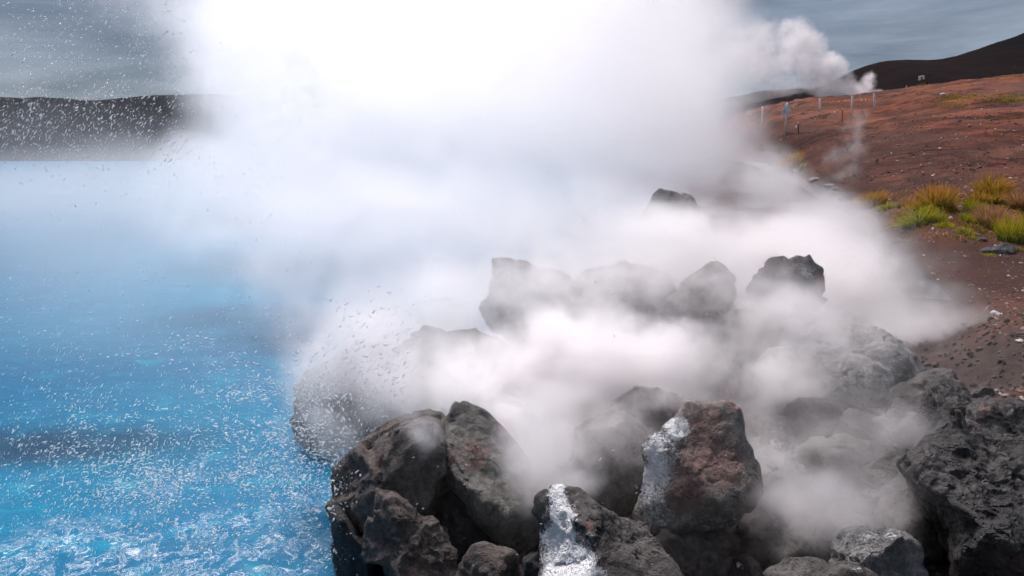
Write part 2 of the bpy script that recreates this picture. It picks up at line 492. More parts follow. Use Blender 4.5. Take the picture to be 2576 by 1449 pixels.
xy, f = polar(0.4, 2600, 430, -110, 110, 460)
z = ground_z(xy)
r = np.hypot(xy[:, 0], xy[:, 1])
z = np.where(r > 150, z + (2.0 - z) * sstep(150, 260, r), z)
z = np.where((xy[:, 0] < 4) & (r > 60), np.minimum(z, -1.0 - 0.0 * r), z)
wet = np.clip(1.0 - sstep(0.3, 1.0, creek_dist(xy)) , 0, 1) * 0.8
wet = np.maximum(wet, sstep(5.0, 2.5, r) if False else 1.6 * (1 - sstep(2.4, 3.6, xy[:, 0] - 0.12 * np.maximum(xy[:, 1] - 4, 0))) * (1 - sstep(12, 16, r)))
ground = mesh_obj('ground', np.column_stack([xy, z]), f, M['red_earth'], attrs={'wet': wet, 'foot_dark': 1 - sstep(3.0, 9.0, creek_dist(xy))})
tag(ground, 'red brown bare volcanic slope rising from the rocky shore', kind='structure')

# lake
xy, f = polar(0.4, 3000, 420, -125, 60, 420)
r = np.hypot(xy[:, 0], xy[:, 1])
amp = 0.028 / (1 + (r / 14) ** 2)
z = amp * fbm(np.stack([xy[:, 0] * 1.3, xy[:, 1] * 2.2, 0 * r], 1), 5, 0.6) + 0.5 * amp * fbm(np.stack([xy[:, 0] * 6, xy[:, 1] * 8, 0 * r], 1), 3)
foam = 1.0 * np.exp(-((xy[:, 0] + 2.1) / 1.6) ** 2 - ((xy[:, 1] - 3.3) / 1.0) ** 2)
foam = np.maximum(foam, 0.8 * np.exp(-((xy[:, 0] + 1.25) / 0.35) ** 2 - ((xy[:, 1] - 4.2) / 0.7) ** 2))
foam = np.maximum(foam, 0.45 * np.exp(-((xy[:, 0] + 3.0) / 2.2) ** 2 - ((xy[:, 1] - 4.4) / 1.2) ** 2))
# soft-edged dark patches mixed into the water colour at the left
dark_patch = np.exp(-(np.abs((xy[:, 0] + 4.1) / 1.75) ** 3) - (np.abs((xy[:, 1] - 5.05 - 0.06 * xy[:, 0]) / 0.42) ** 2.5))
dark_patch = np.maximum(dark_patch, 0.5 * np.exp(-((xy[:, 0] + 2.0) / 0.25) ** 2 - ((xy[:, 1] - 7.6) / 1.6) ** 2))
lake = mesh_obj('lake', np.column_stack([xy, z]), f, M['lake_water'], attrs={'foam': foam, 'dark_patch': dark_patch})
tag(lake, 'milky turquoise blue geothermal lake with churned foam', kind='structure')

# creek ribbon
C = np.array(CREEK[2:])
v_, f_ = [], []
for i in range(60):
    s = i / 59 * (len(C) - 1); k = min(int(s), len(C) - 2); q = C[k] + (C[k + 1] - C[k]) * (s - k)
    d = C[k + 1] - C[k]; d = d / np.hypot(*d); nrm = np.array([-d[1], d[0]])
    w = 0.35 + 0.012 * q[1]
    zc = float(ground_z([q], False)[0]) - 0.07
    for sgn in (-1, 0, 1):
        e = q + nrm * w * sgn
        v_.append((e[0], e[1], zc))
    if i:
        b = (i - 1) * 3
        f_ += [(b, b + 3, b + 4, b + 1), (b + 1, b + 4, b + 5, b + 2)]
creek = mesh_obj('creek', v_, f_, M['creek_water'])
tag(creek, 'shallow grey creek running along the foot of the slope', kind='structure')

# ------------------------------------------------------------------ far hills
def ridge(name, pts, Y, base_y, mat, label, seed, ext=()):
    """a hill whose crest follows the given profile at distance Y and whose foot stands at base_y"""
    cr_ = np.array([[at(px, py, Y).x, at(px, py, Y).z] for px, py in pts] + list(ext))
    cr_ = cr_[np.argsort(cr_[:, 0])]
    xs = np.linspace(cr_[:, 0].min(), cr_[:, 0].max(), 260)
    zs = np.interp(xs, cr_[:, 0], cr_[:, 1])
    k = np.hanning(9); k /= k.sum()
    zs = np.convolve(np.pad(zs, 4, mode='edge'), k, 'valid')
    edge = np.minimum(xs - xs[0], xs[-1] - xs) / (xs[-1] - xs[0])
    zs = -2 + (zs + 2) * sstep(0, 0.12, edge)
    zs += 0.6 * fbm(np.stack([xs * 0.09, 0 * xs + seed, 0 * xs], 1), 5) * (Y / 350)
    rows = 60
    V = []
    for j in range(rows):
        tt = j / (rows - 1)
        if tt <= 0.7:
            u = tt / 0.7
            yy = base_y + (Y - base_y) * u
            hh = u ** 0.85
        else:
            u = (tt - 0.7) / 0.3
            yy = Y + (Y - base_y) * 0.8 * u
            hh = 1 - u ** 1.6
        n = fbm(np.stack([xs * 0.035, 0 * xs + yy * 0.012, 0 * xs + seed], 1), 5, 0.55, ridged=True)
        zz = -2 + (zs + 2) * hh + n * 0.05 * zs * math.sin(math.pi * min(1, tt / 0.7)) ** 0.8
        V.append(np.column_stack([xs, np.full(len(xs), yy), zz]))
    V = np.concatenate(V)
    na = len(xs)
    i = np.arange(rows - 1)[:, None] * na + np.arange(na - 1)[None, :]
    F = np.stack([i, i + na, i + na + 1, i + 1], -1).reshape(-1, 4)
    o = mesh_obj(name, V, F[:, ::-1], M[mat])
    return tag(o, label, kind='structure')

ridge('hill', [(1300, 330), (1500, 310), (1750, 290), (1960, 245), (2060, 222), (2120, 196), (2157, 172), (2180, 160), (2230, 151), (2290, 149), (2350, 152), (2385, 145), (2418, 136), (2425, 138), (2500, 108), (2576, 85)],
      360, 190, 'dark_hill', 'black volcanic hill rising to the right behind the red slope', 3.1, ext=[(420, 130), (620, 150), (900, 90)])
ridge('hill', [(900, 330), (1200, 320), (1500, 300), (1700, 270), (1860, 240), (1900, 229), (1960, 227), (2000, 222), (2040, 224), (2100, 228), (2200, 226), (2400, 260)],
      520, 260, 'grey_hill', 'grey hill on the skyline behind the steam plume', 9.4)
ridge('hill', [(-60, 236), (0, 244), (60, 246), (110, 243), (180, 248), (225, 254), (260, 252), (320, 244), (420, 238), (520, 236), (700, 240), (900, 250), (1100, 270), (1300, 300)],
      480, 375, 'lake_hill', 'dark hill across the lake seen through spray', 5.7, ext=[(-1100, 40), (-700, 52), (-480, 46)])

# ------------------------------------------------------------------ boulders
_ico = {}
def ico(level):
    if level not in _ico:
        bm = bmesh.new()
        bmesh.ops.create_icosphere(bm, subdivisions=level, radius=1.0)
        V = np.array([v.co[:] for v in bm.verts]); F = np.array([[v.index for v in fc.verts] for fc in bm.faces])
        bm.free()
        V /= np.linalg.norm(V, axis=1)[:, None]
        _ico[level] = (V, F)
    return _ico[level]

def polar_outline(poly, c):
    p = np.array(poly) - c
    n = len(p)
    th = np.linspace(-math.pi, math.pi, 721)
    d = np.stack([np.cos(th), np.sin(th)], 1)
    R = np.zeros(len(th))
    for i in range(n):
        a, b = p[i], p[(i + 1) % n]
        e = b - a
        den = d[:, 0] * e[1] - d[:, 1] * e[0]
        with np.errstate(divide='ignore', invalid='ignore'):
            tt = (a[0] * e[1] - a[1] * e[0]) / den
            s = (a[0] * d[:, 1] - a[1] * d[:, 0]) / den
        ok = (tt > 0) & (s >= -1e-6) & (s <= 1 + 1e-6) & np.isfinite(tt)
        R = np.where(ok, np.maximum(R, np.where(ok, tt, 0)), R)
    k = np.hanning(7); k /= k.sum()
    Rp = np.concatenate([R[-8:-1], R, R[1:8]])
    R = np.convolve(Rp, k, 'same')[7:-7]
    return th, R

def boulder(name, label, poly, Y, front, back, mat, seed, z=None, lean=0.25, planes=(), facets=11, sharp=44, rough=1.0, pits=0.0,
            crust=(), rust=(), level=6, wob=0.0, group='boulders of the rocky shore'):
    """poly: outline in pixels of the 2576 frame at depth Y; front/back: half thickness towards / away from the camera in metres;
    lean: how much further back the top lies than the foot; crust / rust: blobs (px, py, rx, ry, strength)"""
    if z: poly = [(z[0] + x * z[2], z[1] + y * z[2]) for x, y in poly]
    rg = np.random.default_rng(seed)
    V, F = ico(level)
    W = np.array([at(px, py, Y)[:] for px, py in poly])
    c3 = np.array([(W[:, 0].min() + W[:, 0].max()) / 2, Y, (W[:, 2].min() + W[:, 2].max()) / 2])
    P2 = W[:, [0, 2]] - c3[[0, 2]]
    th, R = polar_outline(P2, np.zeros(2))
    # faceted unit body: soft minimum over planes
    N = rg.normal(size=(facets, 3)); N /= np.linalg.norm(N, axis=1)[:, None]
    D = rg.uniform(0.5, 0.82, facets)
    if len(planes):
        pl = np.array(planes, dtype=float)
        pn = pl[:, :3] / np.linalg.norm(pl[:, :3], axis=1)[:, None]
        N = np.concatenate([N, pn]); D = np.concatenate([D, pl[:, 3]])
    def rho(d):
        q = np.maximum(d @ N.T, 0) / D[None, :]
        return ((q ** sharp).sum(1) + 1.0) ** (-1.0 / sharp)
    ang = np.arctan2(V[:, 2], V[:, 0])
    rr = rho(V)
    r0 = rho(np.stack([np.cos(ang), 0 * ang, np.sin(ang)], 1))
    Ra = np.interp(ang, th, R)
    k = rr * Ra / r0
    depth = np.where(V[:, 1] < 0, front, back)
    Q = np.column_stack([V[:, 0] * k, V[:, 1] * rr * depth, V[:, 2] * k])
    size = float(np.median(R))
    # seen from the camera the body is a cone of rays: keep the outline while leaning back
    Q[:, 1] += Q[:, 2] * lean
    sc = (Y + Q[:, 1]) / Y
    pos = Q + c3
    keep = np.abs(V[:, 1]) < 2
    pos[:, 0] = pos[:, 0] * sc
    pos[:, 2] = CAM_Z + (pos[:, 2] - CAM_Z) * sc
    nr = V / np.array([max(size, 1e-3), (front + back) / 2, max(size, 1e-3)])
    nr /= np.linalg.norm(nr, axis=1)[:, None]
    q = pos + seed * 3.7
    disp = 0.050 * size * fbm(q * (1.1 / size), 3, 0.5)
    disp += 0.050 * size * fbm(q * (3.0 / size), 6, 0.58, ridged=True) * rough
    disp += 0.016 * rough * fbm(q * 20, 4, 0.65)
    cn = pnoise(q * (1.3 / size)) + 0.25 * pnoise(q * (5 / size))
    disp -= 0.045 * size * np.exp(-(cn / 0.035) ** 2) * sstep(-0.2, 0.2, pnoise(q * (1.0 / size) + 5.5))
    cn2 = pnoise(q * (2.7 / size) + 31.0) + 0.3 * pnoise(q * (9 / size))
    disp -= 0.022 * size * np.exp(-(cn2 / 0.04) ** 2) * sstep(0.0, 0.25, pnoise(q * (1.4 / size) + 15.5))
    disp += 0.115 * size * rough * chips(q * (1.25 / size) + 0.12 * fbm(q * (5 / size), 3)[:, None], seed)
    disp += 0.045 * size * rough * chips(q * (3.4 / size) + 0.12 * fbm(q * (9 / size), 3)[:, None], seed + 1)
    # flat chipped facets: quantised cell noise gives broken faces
    wq = worley(q * (2.6 / size) + 0.25 * fbm(q * (4 / size), 2)[:, None])
    disp -= 0.055 * size * np.clip(0.55 - wq, 0, 1) * rough
    if pits:
        w1 = worley(q * 16 + 0.3 * fbm(q * 9, 2)[:, None])
        w2 = worley(q * 33)
        sel = sstep(-0.25, 0.35, fbm(q * 4, 3))
        disp -= pits * sel * (0.020 * (1 - sstep(0.12, 0.5, w1)) + 0.010 * (1 - sstep(0.12, 0.5, w2)))
    pos = pos + nr * disp[:, None]
    base_pos = pos.copy()
    # stains in the rock's own place: blobs given where the photograph shows them
    pc = pos - np.array([0, 0, CAM_Z])
    fw = pc[:, 1] * COSP - pc[:, 2] * SINP
    up = pc[:, 1] * SINP + pc[:, 2] * COSP
    sx, sy = 1288 + FPX * pc[:, 0] / fw, 724.5 - FPX * up / fw
    sx = sx + 26 * fbm(q * 7 + 3.1, 4, 0.6); sy = sy + 26 * fbm(q * 7 + 9.4, 4, 0.6)
    def stain(blobs):
        a = np.zeros(len(pos))
        for b in blobs:
            bx, by, rx, ry, st = b[:5]
            if z: bx, by, rx, ry = z[0] + bx * z[2], z[1] + by * z[2], rx * z[2], ry * z[2]
            a = np.maximum(a, st * np.exp(-((((sx - bx) / rx) ** 2 + ((sy - by) / ry) ** 2) ** 1.5)) * (V[:, 1] < 0.55))
        return a
    cst = stain(crust)
    if len(crust):     # the sinter crust stands proud of the rock in small knobs
        kn = fbm(q * 42, 3, 0.6)
        pos = pos + nr * (sstep(0.35, 0.75, cst + 0.6 * kn) * (0.003 + 0.007 * kn))[:, None]
    org = np.array([c3[0], c3[1] , pos[:, 2].min()])
    o = mesh_obj(name, pos - org, F, M[mat], attrs={'crust': cst, 'rust': stain(rust)})
    o.location = org
    tag(o, label, 'boulder', group)
    return o

Z3 = (738.0, 939.0, 0.3518)
Z4 = (1341.6, 939.0, 0.3518)
Z5 = (1945.4, 805.0, 0.4444)
Z6 = (1140.0, 436.0, 0.3935)

boulder('boulder', 'large rounded brown boulder at the water edge, leftmost of the near rocks',
        [(325, 870), (340, 720), (370, 640), (430, 560), (560, 480), (640, 420), (720, 370), (830, 335), (960, 300), (1030, 312), (1080, 350), (1110, 500), (1110, 700), (1080, 900), (1000, 1120),
         (800, 1250), (600, 1300), (430, 1230), (350, 1130), (270, 1030), (258, 940)],
        3.45, 0.36, 0.42, 'basalt_brown', 11, Z3, lean=0.35, facets=9, rust=[(560, 650, 200, 120, 0.3)])
boulder('boulder', 'wet dark boulder half in the water below the leftmost brown boulder',
        [(262, 960), (340, 980), (450, 1120), (560, 1230), (620, 1400), (600, 1640), (380, 1640), (305, 1400), (275, 1150)],
        3.25, 0.2, 0.3, 'basalt_wet_shade', 12, Z3, lean=0.15, facets=8, level=5)
boulder('boulder', 'angular dark brown rock leaning in front of the leftmost boulder',
        [(640, 900), (740, 920), (830, 970), (960, 1020), (1040, 1090), (1100, 1160), (1150, 1260), (1130, 1340), (1110, 1440), (1040, 1600), (760, 1600), (690, 1440), (650, 1380), (540, 1350), (530, 1250), (560, 1120), (600, 1010)],
        2.95, 0.22, 0.28, 'basalt_brown', 13, Z3, lean=0.3, planes=[(0.5, -0.7, 0.45, 0.62), (-0.6, -0.75, 0.2, 0.7)], facets=8, sharp=22, rough=1.25,
        rust=[(880, 1400, 140, 70, 0.55), (610, 1050, 30, 30, 0.5)])
boulder('boulder', 'long grey green slab of rock with a red stain, leaning down to the right',
        [(1160, 250), (1090, 340), (1040, 440), (1030, 550), (1060, 660), (1090, 720), (1150, 830), (1220, 900), (1250, 1000), (1330, 1080), (1430, 1180), (1520, 1250), (1600, 1275), (1690, 1270), (1800, 1180),
         (1850, 1050), (1790, 860), (1680, 640), (1520, 430), (1360, 290), (1250, 240)],
        3.35, 0.24, 0.34, 'basalt_green', 14, Z3, lean=0.55, planes=[(0.15, -0.9, 0.35, 0.7), (-0.8, -0.4, -0.3, 0.8)], facets=7, sharp=20, rough=0.9,
        rust=[(1310, 540, 100, 50, 0.95), (1300, 640, 70, 60, 0.9), (1130, 560, 110, 35, 0.6), (1150, 640, 100, 22, 0.6)])
boulder('boulder', 'low grey brown rock at the bottom edge below the long slab',
        [(1180, 1380), (1300, 1300), (1450, 1290), (1600, 1330), (1660, 1420), (1670, 1600), (1500, 1760), (1250, 1740), (1140, 1560)],
        2.75, 0.2, 0.3, 'basalt_brown', 15, Z3, lean=0.3, level=5)
boulder('boulder', 'dark peaked rock with a broad white mineral streak in the foreground',
        [(215, 797), (150, 805), (90, 850), (65, 920), (70, 1040), (118, 1100), (110, 1230), (80, 1449), (90, 1650), (300, 1780), (760, 1780), (1020, 1640), (1010, 1480), (920, 1320), (860, 1190), (760, 1090), (680, 1040), (550, 1003), (480, 950), (400, 890), (330, 830)],
        2.5, 0.26, 0.34, 'basalt', 16, Z4, lean=0.35, planes=[(-0.75, -0.55, 0.25, 0.62), (0.45, -0.75, 0.45, 0.6), (-0.98, 0.1, 0.1, 0.9)], facets=6, sharp=26, rough=0.7,
        crust=[(200, 885, 78, 105, 1.15), (210, 1020, 105, 130, 1.2), (195, 1180, 140, 130, 1.2), (235, 1330, 220, 150, 1.2), (275, 1480, 290, 170, 1.2), (400, 1300, 60, 200, 0.5)],
        rust=[(400, 1100, 40, 50, 0.8), (440, 1350, 30, 110, 0.7), (95, 980, 40, 60, 0.6)])
boulder('boulder', 'upright red stained rock with white crust down its left edge',
        [(1085, 195), (1150, 205), (1250, 222), (1370, 200), (1440, 207), (1480, 250), (1500, 340), (1520, 440), (1560, 540), (1612, 660), (1610, 800), (1550, 880), (1490, 960), (1455, 1030), (1420, 1095), (1240, 1110), (1100, 1140),
         (960, 1165), (850, 1158), (808, 1080), (790, 960), (800, 880), (828, 790), (798, 560), (840, 480), (905, 445), (945, 458), (960, 400), (1000, 330), (1040, 260)],
        3.0, 0.24, 0.3, 'basalt_light', 17, Z4, lean=0.35, planes=[(0.1, -0.95, 0.25, 0.68), (-0.75, -0.6, 0.1, 0.7), (0.1, -0.5, -0.85, 0.78), (0.85, -0.5, 0.1, 0.8)], facets=5, sharp=30, rough=0.42, pits=0.5,
        crust=[(875, 560, 100, 150, 1.2), (890, 720, 120, 150, 1.05), (1035, 400, 80, 120, 1.05), (960, 580, 100, 220, 0.7), (860, 890, 110, 150, 0.7), (1200, 1060, 400, 80, 0.55), (900, 1040, 180, 100, 0.55)],
        rust=[(1230, 420, 190, 240, 1.0), (1330, 640, 240, 240, 0.95), (1120, 740, 180, 240, 1.0), (1420, 230, 80, 50, 1.1), (1050, 900, 190, 140, 0.8)])
boulder('boulder', 'dark rock in shade directly below the red stained rock',
        [(850, 1180), (1100, 1140), (1300, 1150), (1420, 1230), (1480, 1400), (1460, 1600), (1250, 1750), (1000, 1700), (900, 1480)],
        2.85, 0.2, 0.35, 'basalt_brown', 18, Z4, lean=0.3, level=5)
boulder('boulder', 'shadowed rock between the long slab and the red stained rock',
        [(300, 420), (420, 330), (620, 300), (780, 380), (860, 520), (860, 760), (760, 940), (560, 1000), (380, 900), (300, 680)],
        3.55, 0.3, 0.4, 'basalt_brown', 19, Z4, lean=0.3, level=5)
boulder('boulder', 'dark flat topped rock half hidden in steam behind the red stained rock',
        [(560, 240), (700, 120), (900, 100), (1050, 170), (1120, 330), (1050, 560), (800, 640), (620, 520)],
        4.0, 0.3, 0.4, 'basalt_brown', 20, Z4, lean=0.3, level=5)
# right foreground
boulder('boulder', 'small rounded rock with a pale cap at the bottom right',
        [(358, 1290), (400, 1232), (490, 1205), (640, 1192), (720, 1220), (770, 1270), (800, 1350), (860, 1430), (870, 1560), (760, 1660), (480, 1660), (380, 1540), (350, 1400)],
        2.3, 0.18, 0.22, 'basalt_pale', 21, Z5, lean=0.35, facets=8, rough=0.8, pits=0.5, crust=[(520, 1240, 110, 60, 0.6), (660, 1210, 90, 40, 0.6), (520, 1340, 60, 120, 0.5)], level=6)
boulder('boulder', 'low dark rock at the bottom edge left of the pale capped rock',
        [(-40, 1440), (80, 1352), (200, 1355), (330, 1382), (480, 1400), (570, 1470), (520, 1640), (100, 1640)],
        2.2, 0.16, 0.25, 'basalt', 22, Z5, lean=0.3, level=5, crust=[(480, 1420, 60, 30, 0.45)])
boulder('boulder', 'huge black pitted lava boulder filling the right edge',
        [(700, 830), (780, 730), (870, 660), (950, 600), (990, 565), (1050, 538), (1110, 548), (1200, 590), (1290, 632), (1419, 702), (1600, 830), (1760, 1100), (1760, 1500), (1500, 1760), (1250, 1700), (1100, 1440), (930, 1160), (800, 980)],
        2.55, 0.42, 0.5, 'basalt_dark', 23, Z5, lean=0.55, planes=[(0.15, -0.75, 0.6, 0.62), (-0.65, -0.7, -0.1, 0.7), (0.1, -0.75, -0.6, 0.72)], facets=6, sharp=20, rough=1.2, pits=0.75, level=7,
        rust=[(1210, 590, 120, 22, 0.5), (1350, 1380, 140, 90, 0.45)], crust=[(1230, 600, 160, 25, 0.22)])
boulder('boulder', 'rough dark boulder with a reddish top behind the huge black boulder',
        [(1108, 500), (1180, 486), (1250, 462), (1350, 475), (1400, 500), (1520, 520), (1600, 640), (1560, 820), (1400, 860), (1200, 760), (1100, 620)],
        3.25, 0.26, 0.35, 'basalt_dark', 24, Z5, lean=0.4, facets=8, rough=1.2, pits=1.0, rust=[(1200, 497, 50, 14, 0.95), (1270, 470, 60, 20, 0.4)], crust=[(1350, 490, 80, 18, 0.3)])
boulder('boulder', 'craggy black rock peak left of the huge black boulder',
        [(845, 540), (868, 400), (930, 345), (960, 345), (1000, 380), (1060, 430), (1110, 480), (1100, 560), (1040, 680), (900, 700), (840, 640)],
        3.55, 0.22, 0.3, 'basalt_dark', 25, Z5, lean=0.3, facets=7, rough=1.6, pits=0.8, sharp=24)
boulder('boulder', 'smooth grey boulder just behind the craggy black peak',
        [(690, 420), (740, 360), (830, 322), (920, 300), (1010, 290), (1060, 350), (1100, 395), (1112, 470), (1050, 620), (800, 640), (700, 540)],
        4.1, 0.28, 0.35, 'basalt', 26, Z5, lean=0.35, level=5)
boulder('boulder', 'small grey rock fading into steam at the far right of the pile',
        [(1100, 430), (1140, 395), (1185, 388), (1222, 405), (1224, 450), (1180, 510), (1110, 510)],
        4.6, 0.16, 0.2, 'basalt', 27, Z5, level=5)
boulder('boulder', 'big pale grey dome of rock behind the right side rocks',
        [(40, 230), (100, 150), (250, 70), (450, 48), (600, 80), (700, 140), (790, 212), (832, 285), (820, 400), (700, 500), (400, 520), (150, 420)],
        5.0, 0.42, 0.6, 'basalt_pale', 28, Z5, lean=0.5, facets=9, rough=1.3, pits=0.5, crust=[(620, 180, 200, 100, 0.4), (300, 130, 250, 80, 0.45)], level=6)
boulder('boulder', 'whitened rock nose with bright white sinter along its lower edge',
        [(330, 250), (400, 190), (520, 200), (600, 250), (655, 280), (686, 350), (660, 400), (600, 445), (500, 440), (400, 380), (340, 320)],
        4.5, 0.22, 0.3, 'basalt_pale', 29, Z5, lean=0.3, facets=8, rough=0.8, crust=[(500, 400, 90, 40, 1.0), (570, 435, 70, 25, 1.0), (640, 350, 60, 70, 0.8), (430, 350, 60, 22, 0.9), (560, 300, 150, 80, 0.5)], level=6)
lump = [([(100, 520), (170, 480), (300, 470), (380, 520), (400, 620), (300, 700), (160, 680), (90, 600)], 4.1, 'reddish brown rubble stone under the whitened nose', 31, 'basalt_brown'),
        ([(350, 560), (440, 520), (560, 540), (640, 600), (600, 700), (450, 740), (360, 680)], 3.95, 'knobbly grey rubble stone in front of the whitened nose', 32, 'basalt_green'),
        ([(560, 560), (680, 520), (800, 525), (852, 545), (870, 640), (760, 720), (620, 700)], 3.8, 'smooth bluish grey rubble stone left of the craggy black peak', 33, 'basalt_pale'),
        ([(180, 740), (240, 680), (400, 660), (560, 700), (640, 800), (560, 920), (330, 940), (200, 860)], 3.5, 'mossy grey rubble stone above the pale capped rock', 34, 'basalt_green'),
        ([(500, 860), (620, 780), (780, 800), (860, 920), (820, 1080), (640, 1130), (520, 1020)], 3.1, 'dim grey rubble stone left of the huge black boulder', 35, 'basalt_brown'),
        ([(-120, 800), (-20, 740), (120, 780), (200, 900), (160, 1060), (0, 1110), (-110, 1000)], 3.3, 'pale crusted rubble stone right of the red stained rock', 36, 'basalt_pale'),
        ([(620, 1000), (760, 960), (900, 1040), (960, 1180), (940, 1350), (800, 1420), (660, 1300), (600, 1140)], 2.75, 'dark rubble stone in the gap under the huge black boulder', 37, 'basalt'),
        ([(60, 1180), (180, 1100), (320, 1130), (420, 1240), (400, 1380), (220, 1440), (80, 1340)], 2.75, 'faint rubble stone in the steam above the bottom right rocks', 38, 'basalt_brown')]
for poly, Y, lab, sd, mt in lump:
    boulder('boulder', lab, poly, Y, 0.2, 0.28, mt, sd, Z5, lean=0.4, level=5, rust=[(150, 560, 60, 40, 0.4)] if sd == 31 else (), crust=[(660, 700, 60, 40, 0.4)] if sd == 33 else ())
# middle row in the steam
boulder('boulder', 'square dark block at the left end of the row in the steam',
        [(250, 625), (290, 585), (420, 573), (540, 605), (690, 620), (760, 690), (770, 800), (740, 950), (560, 1040), (380, 1050), (262, 1000), (235, 900), (245, 760)],
        7.3, 0.4, 0.5, 'basalt_brown', 41, Z6, lean=0.2, facets=7)
boulder('boulder', 'dark rounded rock in the middle of the row in the steam',
        [(740, 700), (850, 640), (970, 612), (1080, 588), (1250, 598), (1345, 660), (1410, 770), (1400, 920), (1200, 1020), (900, 1000), (750, 880)],
        7.0, 0.4, 0.5, 'basalt_brown', 42, Z6, lean=0.2, facets=7)
boulder('boulder', 'dark slanting rock right of the middle of the row in the steam',
        [(1340, 840), (1440, 740), (1560, 660), (1640, 612), (1740, 625), (1795, 680), (1800, 800), (1720, 960), (1560, 1060), (1400, 1000)],
        6.5, 0.35, 0.45, 'basalt_brown', 43, Z6, lean=0.2, facets=7)
boulder('boulder', 'sharp topped grey boulder with white frosting standing clear of the steam',
        [(1930, 660), (2000, 600), (2060, 563), (2105, 568), (2130, 585), (2160, 572), (2200, 568), (2260, 610), (2312, 650), (2334, 720), (2320, 840), (2240, 960), (2080, 980), (1950, 900), (1890, 790)],
        6.7, 0.32, 0.4, 'basalt', 44, Z6, lean=0.25, facets=7, rough=1.3, pits=0.6, planes=[(-0.6, -0.7, 0.3, 0.7), (0.6, -0.7, 0.3, 0.72)], crust=[(2240, 620, 90, 60, 0.62), (2170, 600, 70, 40, 0.5), (2130, 720, 40, 120, 0.35)])
boulder('boulder', 'tall pointed rock looming furthest back above the row',
        [(1160, 480), (1200, 300), (1250, 200), (1290, 140), (1320, 108), (1420, 118), (1510, 130), (1560, 180), (1600, 250), (1660, 320), (1692, 385), (1680, 450), (1660, 620), (1500, 720), (1250, 700)],
        11.0, 0.6, 0.7, 'basalt', 45, Z6, lean=0.2, facets=7)
boulder('boulder', 'rounded boulder mostly buried in the white steam in the middle of the pile',
        [(640, 1160), (820, 1020), (1100, 960), (1400, 980), (1600, 1050), (1720, 1160), (1740, 1340), (1500, 1500), (1000, 1500), (700, 1400)],
        4.9, 0.4, 0.5, 'basalt_green', 46, Z6, lean=0.3, level=5)
boulder('boulder', 'dark boulder below the frosted boulder, veiled by grey steam',
        [(1720, 1000), (1850, 880), (2050, 850), (2200, 900), (2250, 1040), (2150, 1220), (1900, 1260), (1740, 1160)],
        5.6, 0.35, 0.45, 'basalt', 47, Z6, lean=0.3, level=5)
boulder('boulder', 'grey boulder in the haze left of the pale dome',
        [(1900, 1260), (2020, 1140), (2160, 1110), (2300, 1200), (2350, 1360), (2200, 1460), (1980, 1440)],
        4.6, 0.3, 0.4, 'basalt_brown', 48, Z6, lean=0.3, level=5)
# left, in the water
boulder('boulder', 'tall rounded boulder in the lake behind the flying spray',
        [(742, 1020), (765, 968), (800, 938), (850, 900), (900, 868), (965, 862), (1015, 905), (1040, 1000), (1010, 1130), (880, 1185), (765, 1145)],
        5.0, 0.4, 0.5, 'basalt', 51, None, lean=0.2, facets=7, rough=1.2)

boulder('boulder', 'black rock added in the gap under the long slab, coloured dark as shade',  # filler rock, its near-black colour stands in for the shade of the gap
        [(1040, 900), (1160, 850), (1260, 980), (1390, 1150), (1430, 1300), (1260, 1400), (1100, 1340), (1030, 1120)],
        3.3, 0.2, 0.3, 'basalt_wet_shade', 53, Z3, lean=0.4, level=5)
boulder('boulder', 'small dark stone at the bottom edge between the low grey rock and the streaked rock',
        [(1640, 1330), (1740, 1290), (1830, 1330), (1850, 1480), (1760, 1600), (1640, 1560)],
        2.6, 0.14, 0.2, 'basalt_wet_shade', 54, Z3, lean=0.3, level=5)
boulder('boulder', 'grey shore boulder fading into the mist between the lake boulder and the row',
        [(1000, 900), (1090, 840), (1200, 830), (1290, 880), (1310, 990), (1220, 1060), (1080, 1060), (1010, 990)],
        5.6, 0.4, 0.5, 'basalt', 55, None, lean=0.3, level=5)

# broken rubble packed into the gaps of the pile: too many bits to count
rg = np.random.default_rng(404)
n = 3800
xy = np.stack([rg.uniform(-0.7, 5.2, n), rg.uniform(2.2, 8.5, n)], 1)
gz = ground_z(xy)
ok = gz > -0.05
xy, gz = xy[ok], gz[ok]; n = len(xy)
V0, F0 = ico(2)
sz = (0.015 + 0.055 * rg.random(n) ** 2.2) * np.where(xy[:, 0] > 3.2, 0.5, 1.0)
PP = np.empty((n, len(V0), 3))
for i in range(n):
    N_ = rg.normal(size=(7, 3)); N_ /= np.linalg.norm(N_, axis=1)[:, None]
    q = np.maximum(V0 @ N_.T, 0) / rg.uniform(0.55, 0.9, 7)
    rr = ((q ** 24).sum(1) + 1) ** (-1 / 24)
    PP[i] = V0 * rr[:, None] * sz[i] * rg.uniform(0.7, 1.3, 3) + np.array([xy[i, 0], xy[i, 1], gz[i] + sz[i] * 0.3])
FF_ = (F0[None] + len(V0) * np.arange(n)[:, None, None]).reshape(-1, 3)
rb = mesh_obj('rubble', PP.reshape(-1, 3), FF_, M['basalt_brown'], smooth=False, attrs={'crust': np.repeat((rg.random(n) < 0.06) * 0.6, len(V0)), 'rust': np.repeat(rg.random(n) ** 3 * 0.6, len(V0))})
tag(rb, 'broken lava rubble packed into the gaps between the boulders', 'rubble', kind='stuff')

# ------------------------------------------------------------------ placing on the terrain
def ground_hit(px, py, y0=3.0, y1=120.0):
    """where the line of sight of a pixel meets the slope"""
    ys = y0 * (y1 / y0) ** np.linspace(0, 1, 1200)
    p = np.array([at(px, py, y)[:] for y in ys])
    g = ground_z(p[:, :2])
    below = np.nonzero(p[:, 2] <= g)[0]
    k = below[0] if len(below) else len(ys) - 1
    return Vector((p[k, 0], p[k, 1], g[k]))

